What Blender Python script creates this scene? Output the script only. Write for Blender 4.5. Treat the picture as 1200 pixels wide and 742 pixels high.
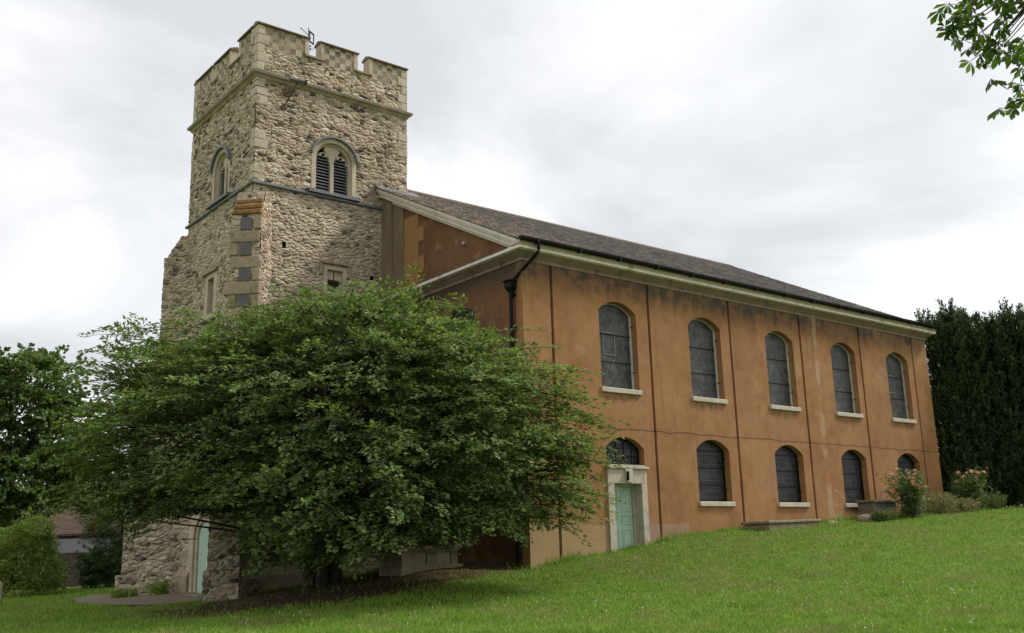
import bpy, bmesh, math, random
import numpy as np
from mathutils import Vector, Matrix
random.seed(7); rng = np.random.default_rng(11)
for o in list(bpy.data.objects): bpy.data.objects.remove(o)
SC = bpy.context.scene; COL = SC.collection
rad = math.radians

# ------------------------------------------------------------------ camera, sky, sun, exposure
YAW, PITCH, ROLL, FPX = rad(38.677), rad(13.2), rad(-1.585), 1171.5
fw = Vector((math.sin(YAW)*math.cos(PITCH), math.cos(YAW)*math.cos(PITCH), math.sin(PITCH)))
rt = Vector((math.cos(YAW), -math.sin(YAW), 0)); up = rt.cross(fw)
r2 = rt*math.cos(ROLL) + up*math.sin(ROLL); u2 = -rt*math.sin(ROLL) + up*math.cos(ROLL)
cam = bpy.data.cameras.new('camera'); cam_o = bpy.data.objects.new('camera', cam); COL.objects.link(cam_o)
M = Matrix((r2, u2, -fw)).transposed().to_4x4(); M.translation = Vector((-19.207, -23.437, 1.6)); cam_o.matrix_world = M
cam.sensor_width = 36; cam.lens = FPX/1200*36; cam.clip_start = .1; cam.clip_end = 3000
SC.camera = cam_o

SUN_EL, SUN_AZ = rad(46), rad(110)          # azimuth clockwise from +Y: to the right of the camera
W = bpy.data.worlds.new('World'); SC.world = W; W.use_nodes = True
nt = W.node_tree; nt.nodes.clear()
def wn(t, **k):
    n = nt.nodes.new(t)
    for a, b in k.items(): setattr(n, a, b)
    return n
sky = wn('ShaderNodeTexSky', sky_type='NISHITA', sun_disc=False, sun_elevation=SUN_EL, sun_rotation=SUN_AZ)
tc = wn('ShaderNodeTexCoord'); sx = wn('ShaderNodeSeparateXYZ'); nt.links.new(tc.outputs['Generated'], sx.inputs[0])
az = wn('ShaderNodeMath', operation='ADD'); az.inputs[1].default_value = .28; nt.links.new(sx.outputs['Z'], az.inputs[0])
mz = wn('ShaderNodeMath', operation='MAXIMUM'); mz.inputs[1].default_value = .12; nt.links.new(az.outputs[0], mz.inputs[0])
dx = wn('ShaderNodeMath', operation='DIVIDE'); dy = wn('ShaderNodeMath', operation='DIVIDE')
for n_, s_ in ((dx, 'X'), (dy, 'Y')): nt.links.new(sx.outputs[s_], n_.inputs[0]); nt.links.new(mz.outputs[0], n_.inputs[1])
cx_ = wn('ShaderNodeCombineXYZ'); nt.links.new(dx.outputs[0], cx_.inputs[0]); nt.links.new(dy.outputs[0], cx_.inputs[1]); cx_.inputs[2].default_value = 8.8
cl = wn('ShaderNodeTexNoise'); cl.inputs['Scale'].default_value = 1.25; cl.inputs['Detail'].default_value = 7; cl.inputs['Roughness'].default_value = .5; cl.inputs['Distortion'].default_value = .35
nt.links.new(cx_.outputs[0], cl.inputs['Vector'])
cr = wn('ShaderNodeValToRGB'); e = cr.color_ramp.elements
e[0].position = .38; e[0].color = (.50, .508, .525, 1); e[1].position = .58; e[1].color = (.82, .82, .82, 1)
k_ = cr.color_ramp.elements.new(.46); k_.color = (.615, .62, .635, 1)
nt.links.new(cl.outputs['Fac'], cr.inputs[0])
cs = wn('ShaderNodeVectorMath', operation='SCALE'); cs.inputs['Scale'].default_value = 10.0; nt.links.new(cr.outputs[0], cs.inputs[0])
mx = wn('ShaderNodeMix', data_type='RGBA'); mx.inputs['Factor'].default_value = .93
nt.links.new(sky.outputs[0], mx.inputs['A']); nt.links.new(cs.outputs[0], mx.inputs['B'])
bg = wn('ShaderNodeBackground'); bg.inputs['Strength'].default_value = .125; nt.links.new(mx.outputs['Result'], bg.inputs['Color'])
wo = wn('ShaderNodeOutputWorld'); nt.links.new(bg.outputs[0], wo.inputs[0])
sun = bpy.data.lights.new('sun', 'SUN'); sun.energy = 3.0; sun.angle = rad(10); sun.color = (1, .955, .88)
sun_o = bpy.data.objects.new('sun', sun); COL.objects.link(sun_o)
sd = Vector((math.sin(SUN_AZ)*math.cos(SUN_EL), math.cos(SUN_AZ)*math.cos(SUN_EL), math.sin(SUN_EL)))
sun_o.rotation_euler = sd.to_track_quat('Z', 'Y').to_euler(); sun_o.location = (0, -40, 60)
vs = SC.view_settings; vs.view_transform = 'Standard'; vs.look = 'None'; vs.exposure = 0.3; vs.gamma = 1; vs.use_curve_mapping = False

# ------------------------------------------------------------------ material helpers
class Mat:
    def __init__(s, name, rough=.85, spec=.3):
        s.m = bpy.data.materials.new(name); s.m.use_nodes = True; s.t = s.m.node_tree
        s.b = s.t.nodes['Principled BSDF']; s.out = s.t.nodes['Material Output']
        s.b.inputs['Roughness'].default_value = rough; s.b.inputs['Specular IOR Level'].default_value = spec
        s._p = None
    def n(s, t, **k):
        o = s.t.nodes.new(t)
        for a, b in k.items(): setattr(o, a, b)
        return o
    def l(s, a, b): s.t.links.new(a, b)
    def put(s, sock, v):
        if hasattr(v, 'is_output') or isinstance(v, bpy.types.NodeSocket): s.l(v, sock)
        else: sock.default_value = v
    def pos(s):
        if s._p is None: s._p = s.n('ShaderNodeNewGeometry').outputs['Position']
        return s._p
    def map(s, v, scale=(1, 1, 1), loc=(0, 0, 0), rot=(0, 0, 0)):
        o = s.n('ShaderNodeMapping'); s.l(v, o.inputs['Vector']); o.inputs['Scale'].default_value = scale
        o.inputs['Location'].default_value = loc; o.inputs['Rotation'].default_value = rot; return o.outputs[0]
    def noise(s, v, scale, detail=4, rough=.55, dist=0, col=False):
        o = s.n('ShaderNodeTexNoise'); s.l(v, o.inputs['Vector']); o.inputs['Scale'].default_value = scale
        o.inputs['Detail'].default_value = detail; o.inputs['Roughness'].default_value = rough; o.inputs['Distortion'].default_value = dist
        return o.outputs['Color' if col else 'Fac']
    def voro(s, v, scale, feat='F1', rnd=1.0):
        o = s.n('ShaderNodeTexVoronoi', feature=feat); s.l(v, o.inputs['Vector']); o.inputs['Scale'].default_value = scale
        o.inputs['Randomness'].default_value = rnd; return o.outputs
    def ramp(s, f, stops, interp='LINEAR'):
        o = s.n('ShaderNodeValToRGB'); r = o.color_ramp; r.interpolation = interp
        while len(r.elements) < len(stops): r.elements.new(.5)
        for e_, (p, c) in zip(r.elements, stops):
            e_.position = p; e_.color = (c, c, c, 1) if isinstance(c, (int, float)) else (*c, 1)
        s.l(f, o.inputs[0]); return o.outputs[0]
    def math(s, op, a, b=0.0, clamp=False):
        o = s.n('ShaderNodeMath', operation=op, use_clamp=clamp); s.put(o.inputs[0], a); s.put(o.inputs[1], b); return o.outputs[0]
    def vmath(s, op, a, b):
        o = s.n('ShaderNodeVectorMath', operation=op); s.put(o.inputs[0], a); s.put(o.inputs[1], b); return o.outputs[0]
    def mix(s, f, a, b, blend='MIX'):
        o = s.n('ShaderNodeMix', data_type='RGBA', blend_type=blend); s.put(o.inputs['Factor'], f)
        for k, v in (('A', a), ('B', b)):
            if isinstance(v, tuple): o.inputs[k].default_value = (*v[:3], 1)
            else: s.l(v, o.inputs[k])
        return o.outputs['Result']
    def sep(s, v):
        o = s.n('ShaderNodeSeparateXYZ'); s.l(v, o.inputs[0]); return o.outputs
    def comb(s, x, y, z):
        o = s.n('ShaderNodeCombineXYZ')
        for i, v in enumerate((x, y, z)): s.put(o.inputs[i], v)
        return o.outputs[0]
    def step(s, v, a, b):   # smooth 0..1 between a and b
        o = s.n('ShaderNodeMapRange', interpolation_type='SMOOTHSTEP'); s.put(o.inputs[0], v)
        o.inputs[1].default_value = a; o.inputs[2].default_value = b; return o.outputs[0]
    def color(s, c):
        if isinstance(c, tuple): s.b.inputs['Base Color'].default_value = (*c[:3], 1)
        else: s.l(c, s.b.inputs['Base Color'])
        return s
    def bump(s, h, strength=.4, dist=.02):
        o = s.n('ShaderNodeBump'); s.l(h, o.inputs['Height']); o.inputs['Strength'].default_value = strength; o.inputs['Distance'].default_value = dist
        s.l(o.outputs[0], s.b.inputs['Normal']); return s

def mottled(name, base, var=.35, scale=3.0, rough=.85, bump=.2, dirt=None, bd=.01, spec=.3):
    m = Mat(name, rough, spec); p = m.pos()
    a = m.noise(p, scale, 5, .6); b = m.noise(p, scale*9, 4, .6)
    f = m.math('ADD', m.math('MULTIPLY', a, .65), m.math('MULTIPLY', b, .35))
    lo = tuple(c*(1-var) for c in base); hi = tuple(min(.95, c*(1+var)) for c in base)
    c = m.ramp(f, [(.3, lo), (.7, hi)])
    if dirt:
        c = m.mix(m.math('MULTIPLY', m.step(m.noise(m.map(p, (1, 1, .45)), scale*1.3, 6, .65), .52, .72), .75), c, dirt)
    m.color(c)
    if bump: m.bump(b, bump, bd)
    return m.m

# ------------------------------------------------------------------ mesh helpers
class MB:
    def __init__(s): s.v = []; s.f = []
    def add(s, vs_, fs_):
        o = len(s.v); s.v += [tuple(map(float, q)) for q in vs_]; s.f += [tuple(i+o for i in f) for f in fs_]; return s
    def box(s, x0, x1, y0, y1, z0, z1):
        return s.add([(x0,y0,z0),(x1,y0,z0),(x1,y1,z0),(x0,y1,z0),(x0,y0,z1),(x1,y0,z1),(x1,y1,z1),(x0,y1,z1)],
                     [(3,2,1,0),(4,5,6,7),(0,1,5,4),(1,2,6,5),(2,3,7,6),(3,0,4,7)])
    def obox(s, c, ax, ay, az):     # oriented box: centre and three half axes
        c, ax, ay, az = map(Vector, (c, ax, ay, az)); q = []
        for k in (-1, 1):
            for a, b in ((-1,-1),(1,-1),(1,1),(-1,1)): q.append(c+ax*a+ay*b+az*k)
        return s.add(q, [(3,2,1,0),(4,5,6,7),(0,1,5,4),(1,2,6,5),(2,3,7,6),(3,0,4,7)])
    def prism(s, poly, fr, d0, d1):  # poly 2d points, fr(u, v, d) -> xyz
        n = len(poly); q = [fr(u, v, d0) for u, v in poly] + [fr(u, v, d1) for u, v in poly]
        return s.add(q, [tuple(range(n-1, -1, -1)), tuple(range(n, 2*n))] + [(i, (i+1) % n, n+(i+1) % n, n+i) for i in range(n)])
    def ring(s, outer, inner, fr, d0, d1, closed=False):   # band between two equal-length polylines
        n = len(outer); q = [fr(*p, d0) for p in outer]+[fr(*p, d0) for p in inner]+[fr(*p, d1) for p in outer]+[fr(*p, d1) for p in inner]
        fs = []
        for i in range(n if closed else n-1):
            j = (i+1) % n
            fs += [(i, j, n+j, n+i), (2*n+j, 2*n+i, 3*n+i, 3*n+j), (i, 2*n+i, 2*n+j, j), (n+j, 3*n+j, 3*n+i, n+i)]
        if not closed: fs += [(0, n, 3*n, 2*n), (n-1, 3*n-1, 4*n-1, 2*n-1)]
        return s.add(q, fs)
    def tube(s, pts, r, n=8, cap=True):
        pts = [Vector(p) for p in pts]; rs = r if isinstance(r, (list, tuple)) else [r]*len(pts); q = []; fs = []
        for i, p in enumerate(pts):
            t = (pts[min(i+1, len(pts)-1)]-pts[max(i-1, 0)]).normalized()
            a = t.cross(Vector((0, 0, 1)) if abs(t.z) < .9 else Vector((1, 0, 0))).normalized(); b = t.cross(a)
            for k in range(n): w = 2*math.pi*k/n; q.append(p+(a*math.cos(w)+b*math.sin(w))*rs[i])
        for i in range(len(pts)-1):
            for k in range(n): fs.append((i*n+k, i*n+(k+1) % n, (i+1)*n+(k+1) % n, (i+1)*n+k))
        if cap: fs += [tuple(range(n-1, -1, -1)), tuple(range((len(pts)-1)*n, len(pts)*n))]
        return s.add(q, fs)
    def ball(s, c, r, nu=10, nv=6, sc=(1, 1, 1)):
        q = []; fs = []
        for j in range(nv+1):
            th = math.pi*j/nv
            for i in range(nu):
                w = 2*math.pi*i/nu; q.append((c[0]+r*sc[0]*math.sin(th)*math.cos(w), c[1]+r*sc[1]*math.sin(th)*math.sin(w), c[2]+r*sc[2]*math.cos(th)))
        for j in range(nv):
            for i in range(nu): fs.append((j*nu+i, (j+1)*nu+i, (j+1)*nu+(i+1) % nu, j*nu+(i+1) % nu))
        return s.add(q, fs)
    def sweep(s, prof, path, closed=False):   # prof: [(offset, z)], path(o) -> xy list
        rings = [[(x, y, z) for x, y in path(o)] for o, z in prof]; n = len(rings[0]); m = len(prof)
        q = [p for r_ in rings for p in r_]; fs = []
        for i in range(m):
            for k in range(n if closed else n-1):
                kk = (k+1) % n; ii = (i+1) % m; fs.append((i*n+k, i*n+kk, ii*n+kk, ii*n+k))
        if not closed: fs += [tuple(i*n for i in range(m)), tuple(i*n+n-1 for i in range(m-1, -1, -1))]
        return s.add(q, fs)
    def grid(s, fn, nu, nv, keep=None):
        q = [fn(i/nu, j/nv) for j in range(nv+1) for i in range(nu+1)]
        return s.add(q, [(j*(nu+1)+i, j*(nu+1)+i+1, (j+1)*(nu+1)+i+1, (j+1)*(nu+1)+i) for j in range(nv) for i in range(nu) if keep is None or keep((i+.5)/nu, (j+.5)/nv)])
    def each(s, name, mat, parent=None, bevel=0, smooth=False, fix=True):
        p = list(range(len(s.v)))
        def fd(a):
            while p[a] != a: p[a] = p[p[a]]; a = p[a]
            return a
        for f in s.f:
            for a in f[1:]: p[fd(a)] = fd(f[0])
        gr = {}
        for f in s.f: gr.setdefault(fd(f[0]), []).append(f)
        out = []
        for fs in gr.values():
            ids = sorted({a for f in fs for a in f}); mp = {a: i for i, a in enumerate(ids)}; m_ = MB(); m_.v = [s.v[a] for a in ids]; m_.f = [tuple(mp[a] for a in f) for f in fs]
            out.append(m_.build(name, mat, parent, bevel, smooth, fix))
        return out
    def build(s, name, mat, parent=None, bevel=0, smooth=False, fix=True):
        me = bpy.data.meshes.new(name); off = Vector(parent['org']) if parent is not None else Vector((0, 0, 0))
        me.from_pydata([Vector(v)-off for v in s.v], [], s.f); me.materials.append(mat)
        if fix:
            b = bmesh.new(); b.from_mesh(me); bmesh.ops.recalc_face_normals(b, faces=b.faces); b.to_mesh(me); b.free()
        if smooth: me.polygons.foreach_set('use_smooth', [True]*len(me.polygons))
        o = bpy.data.objects.new(name, me); COL.objects.link(o)
        if parent is not None: o.parent = parent; o['org'] = parent['org']
        else: o['org'] = (0, 0, 0)
        if bevel:
            bm_ = o.modifiers.new('bevel', 'BEVEL'); bm_.width = bevel; bm_.segments = 2; bm_.limit_method = 'ANGLE'
        return o

def raw(name, verts, nper, mat, parent=None, faces=None, smooth=False):
    """verts (N,nper,3): N separate polygons as one mesh, quickly"""
    off = np.array(parent['org'] if parent is not None else (0, 0, 0), float)
    me = bpy.data.meshes.new(name)
    if faces is None:
        N = verts.shape[0]; V = (verts-off).reshape(-1, 3)
        me.vertices.add(len(V)); me.vertices.foreach_set('co', V.ravel())
        me.loops.add(N*nper); me.loops.foreach_set('vertex_index', np.arange(N*nper, dtype=np.int32))
        me.polygons.add(N); me.polygons.foreach_set('loop_start', np.arange(0, N*nper, nper, dtype=np.int32)); me.polygons.foreach_set('loop_total', np.full(N, nper, dtype=np.int32))
    else:                                   # verts (N,k,3), faces = list of index tuples (all same length) within one item
        N, k = verts.shape[:2]; V = (verts-off).reshape(-1, 3); F = np.array(faces); nf, nl = F.shape
        idx = (np.arange(N)[:, None, None]*k + F[None]).reshape(-1).astype(np.int32)
        me.vertices.add(len(V)); me.vertices.foreach_set('co', V.ravel())
        me.loops.add(len(idx)); me.loops.foreach_set('vertex_index', idx)
        me.polygons.add(N*nf); me.polygons.foreach_set('loop_start', np.arange(0, N*nf*nl, nl, dtype=np.int32)); me.polygons.foreach_set('loop_total', np.full(N*nf, nl, dtype=np.int32))
    me.update(calc_edges=True); me.materials.append(mat)
    if smooth: me.polygons.foreach_set('use_smooth', [True]*len(me.polygons))
    o = bpy.data.objects.new(name, me); COL.objects.link(o)
    if parent is not None: o.parent = parent; o['org'] = parent['org']
    return o

def tag(o, label=None, cat=None, group=None, kind=None):
    for k, v in (('label', label), ('category', cat), ('group', group), ('kind', kind)):
        if v: o[k] = v
    return o
def thing(name, loc, label, cat, group=None):
    o = bpy.data.objects.new(name, None); COL.objects.link(o); o.location = loc; o.empty_display_size = .3; o['org'] = tuple(float(q) for q in loc)
    return tag(o, label, cat, group)
def clone(o, parent=None, shift=None):
    c = o.copy(); COL.objects.link(c)
    if parent is not None: c.parent = parent
    if shift: c.location = Vector(o.location)+Vector(shift)
    for ch in list(o.children): clone(ch, c)
    return c

# ------------------------------------------------------------------ ground height (thin plate through surveyed points)
GP = np.array([(-19.2,-23.4,0),(-30,-20,-.1),(-8,-24,.05),(0,-14,.3),(-7,-8,.1),(-10,-4.6,.15),(-13,-4,.12),(-10,0,.2),(-6,1.5,.62),(-2.5,1.0,1.15),(-6.5,6.6,.35),(-3,7.5,.8),
   (-7,14.5,.34),(-5.6,11.4,.42),(-12,8,.2),(-15,20,.2),(-9,24,.3),(-4,33,.36),(-2,43,.5),(0,-.2,1.05),(1.14,-.2,1.30),(4,-.2,1.52),(5.6,-.2,1.80),(9.9,-.2,2.18),(14.4,-.2,2.36),(18.3,-.2,2.62),(23.3,-.2,2.84),
   (10,-8,1.3),(20,-8,2.1),(20,-20,1.1),(10,-20,.5),(30,-8,2.7),(30,4,3.0),(42,-16,2.7),(50,0,3.1),(-40,0,-.2),(-40,30,0),(20,-40,.6),(-20,-50,-.2),(40,40,2.5),(10,40,1.2),(70,0,3),(60,-40,2.2),(0,60,.6),(-40,60,0)], float)
def _tps(r): return np.where(r > 1e-9, r*r*np.log(np.maximum(r, 1e-9)), 0)
_n = len(GP); _A = np.zeros((_n+3, _n+3)); _D = np.hypot(GP[:, None, 0]-GP[None, :, 0], GP[:, None, 1]-GP[None, :, 1])
_A[:_n, :_n] = _tps(_D)+np.eye(_n)*.15; _A[:_n, _n] = 1; _A[:_n, _n+1:] = GP[:, :2]; _A[_n:, :_n] = _A[:_n, _n:].T
_w = np.linalg.solve(_A, np.concatenate([GP[:, 2], [0, 0, 0]]))
def gz(x, y):
    x = np.asarray(x, float); y = np.asarray(y, float); sh = np.broadcast(x, y).shape
    xf = np.broadcast_to(x, sh).ravel(); yf = np.broadcast_to(y, sh).ravel(); out = np.zeros(xf.shape)
    xc = np.clip(xf, -55, 75); yc = np.clip(yf, -60, 70)
    for a in range(0, len(xf), 20000):
        s_ = slice(a, a+20000); r = np.hypot(xc[s_, None]-GP[None, :, 0], yc[s_, None]-GP[None, :, 1])
        out[s_] = _tps(r)@_w[:_n]+_w[_n]+_w[_n+1]*xc[s_]+_w[_n+2]*yc[s_]
    out += .02*np.sin(xf*.9+1)*np.sin(yf*1.1)+.012*np.sin(xf*2.3+yf*1.7)
    return out.reshape(sh)
def g1(x, y): return float(gz(np.array([x]), np.array([y]))[0])

# ================================================================== MATERIALS
def rubble(name, lighter=0.0, dark=1.0, sc=(3.9, 3.9, 8.3), disp=.025):
    m = Mat(name, .92, .2); p = m.pos()
    wv = m.vmath('MULTIPLY', m.vmath('SUBTRACT', m.noise(p, 1.7, 3, col=True), (.5, .5, .5)), (.55, .55, .30))
    v = m.map(m.vmath('ADD', p, wv), sc)
    a = m.voro(v, 1.0); ed = m.voro(v, 1.0, 'DISTANCE_TO_EDGE')[0]
    r = m.sep(a['Color'])
    z = m.sep(p)[2]
    st = m.ramp(r[0], [(0, (.05, .044, .042)), (.15, (.11, .09, .075)), (.20, (.26, .195, .13)), (.36, (.40, .31, .205)), (.6, (.51, .415, .295)), (.82, (.60, .505, .375)), (1, (.70, .615, .49))])
    fine = m.noise(p, 22, 5, .65); mid = m.noise(p, 5, 4, .6)
    st = m.mix(.55, st, m.ramp(fine, [(.3, .5), (.68, 1.0)]), 'MULTIPLY')
    st = m.mix(.30, st, m.ramp(mid, [(.3, (.5, .42, .32)), (.7, (1, 1, 1))]), 'MULTIPLY')
    mort = m.mix(m.noise(p, 9, 4), (.31, .245, .165), (.49, .405, .295))
    jt = m.math('ADD', ed, m.math('MULTIPLY', m.math('SUBTRACT', fine, .5), .13))
    c = m.mix(m.step(jt, .015, .085), mort, st)
    low = m.step(z, 14.62, 14.56)                    # below the belfry string the joints are slurried with pale mortar
    wash = m.math('MULTIPLY', low, m.math('MULTIPLY', m.step(m.noise(p, 2.3, 5, .65), .38, .62), .55))
    c = m.mix(wash, c, m.mix(fine, (.43, .36, .265), (.60, .52, .40)))
    c = m.mix(m.math('MULTIPLY', m.step(m.noise(m.map(p, (1, 1, .5)), .55, 4, .6), .5, .72), .35), c, (.20, .155, .105))
    if dark != 1: c = m.mix(1.0, c, (dark,)*3, 'MULTIPLY')
    m.color(c)
    h = m.math('ADD', m.step(ed, .0, .22), m.math('MULTIPLY', r[1], .55)); h = m.math('ADD', h, m.math('MULTIPLY', fine, .45))
    h = m.math('ADD', h, m.math('MULTIPLY', mid, .5))
    d = m.n('ShaderNodeDisplacement'); m.l(h, d.inputs['Height']); d.inputs['Midlevel'].default_value = .55; d.inputs['Scale'].default_value = disp
    m.l(d.outputs[0], m.out.inputs['Displacement']); m.m.displacement_method = 'BOTH'
    return m.m
M_RUB = rubble('flint_rubble')
M_RUB2 = rubble('buttress_rubble', sc=(3.4, 3.4, 6.6), disp=.028)
M_ASH = mottled('ashlar_stone', (.46, .39, .29), .3, 2.2, .9, .35, (.2, .165, .115))
M_ASHD = mottled('weathered_ashlar', (.31, .245, .16), .4, 2.5, .92, .4, (.12, .10, .075))
M_COPE = mottled('coping_stone', (.17, .13, .085), .4, 1.6, .92, .4, (.29, .135, .04))
M_LICH = mottled('lichen_stone', (.27, .13, .045), .5, 7, .95, .4, (.18, .11, .05))
M_LEAD = mottled('lead', (.12, .125, .135), .3, 4, .55, .15, (.09, .09, .09), spec=.5)
M_FLINT = mottled('knapped_flint', (.09, .078, .07), .95, 30, .45, .5, spec=.5)
M_CREAM = mottled('yellowed_paint', (.50, .40, .32), .2, 2, .6, .1, (.22, .17, .10))
M_WHITE = mottled('cream_paint', (.74, .655, .575), .16, 2, .6, .1, (.30, .27, .20))
M_SOFFIT = mottled('shaded_soffit_paint', (.26, .185, .145), .25, 2, .8, .1, (.06, .045, .032))  # cream soffit darkened to paint in the eaves shade, with dark stain patches
M_SILL = mottled('white_sill_stone', (.48, .43, .345), .2, 6, .8, .3, (.30, .25, .18))
M_IRON = mottled('black_iron', (.006, .006, .007), .3, 6, .55, .1, spec=.15)
M_RUST = mottled('rusty_iron', (.09, .05, .03), .5, 9, .8, .3)
M_FRAME = mottled('grey_window_frame', (.46, .455, .43), .2, 5, .6, .1)
M_SURR = mottled('stained_door_stone', (.44, .39, .31), .22, 3.5, .8, .3, (.22, .175, .12))
M_STEEL = mottled('dull_strip', (.22, .205, .17), .3, 8, .7, .1)
M_DARK = mottled('dark_interior', (.012, .012, .012), .2, 2, .95, 0)
M_SLAT = mottled('louvre_slate', (.15, .155, .165), .3, 5, .7, .2)
M_SLAT2 = mottled('old_slate', (.06, .058, .06), .3, 3, .95, .2)
M_GREEN = mottled('pale_green_paint', (.40, .55, .43), .12, 3.5, .6, .1, (.27, .36, .28), spec=.3)
M_TOMB = mottled('tomb_limestone', (.24, .195, .13), .4, 3, .9, .35, (.10, .09, .065))
M_BARK = mottled('bark', (.06, .048, .036), .5, 8, .95, .6, bd=.02)
M_WOOD = mottled('fence_boards', (.11, .085, .07), .35, 6, .9, .2)

def checker_mat():      # chequer of knapped flint and stone on the merlons
    m = Mat('flint_chequerwork', .85, .3); p = m.pos(); s = m.sep(p)
    u = m.math('ADD', m.math('ADD', s[0], s[1]), .07)
    wob = m.math('MULTIPLY', m.math('SUBTRACT', m.noise(p, 3.5, 2), .5), .05)
    fu = m.math('FLOOR', m.math('DIVIDE', m.math('ADD', u, wob), .235)); fv = m.math('FLOOR', m.math('DIVIDE', m.math('ADD', s[2], wob), .235))
    par = m.math('PINGPONG', m.math('ADD', fu, fv), 1.0)
    wn_ = m.n('ShaderNodeTexWhiteNoise', noise_dimensions='3D'); m.l(m.comb(fu, fv, 0.0), wn_.inputs['Vector'])
    stone = m.ramp(wn_.outputs['Value'], [(0, (.26, .20, .13)), (.5, (.40, .33, .22)), (1, (.50, .43, .31))])
    fl = m.ramp(m.noise(p, 20, 5, .7), [(.32, (.04, .035, .032)), (.5, (.13, .105, .085)), (.68, (.34, .29, .21))])
    c = m.mix(m.math('GREATER_THAN', par, .5), stone, fl)
    c = m.mix(m.math('MULTIPLY', m.step(m.noise(p, 2.6, 5, .65), .42, .62), .75), c, m.mix(m.noise(p, 12, 4), (.22, .17, .115), (.46, .38, .27)))
    m.color(c).bump(m.noise(p, 16, 5, .7), .7, .03); return m.m
M_CHECK = checker_mat()

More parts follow.
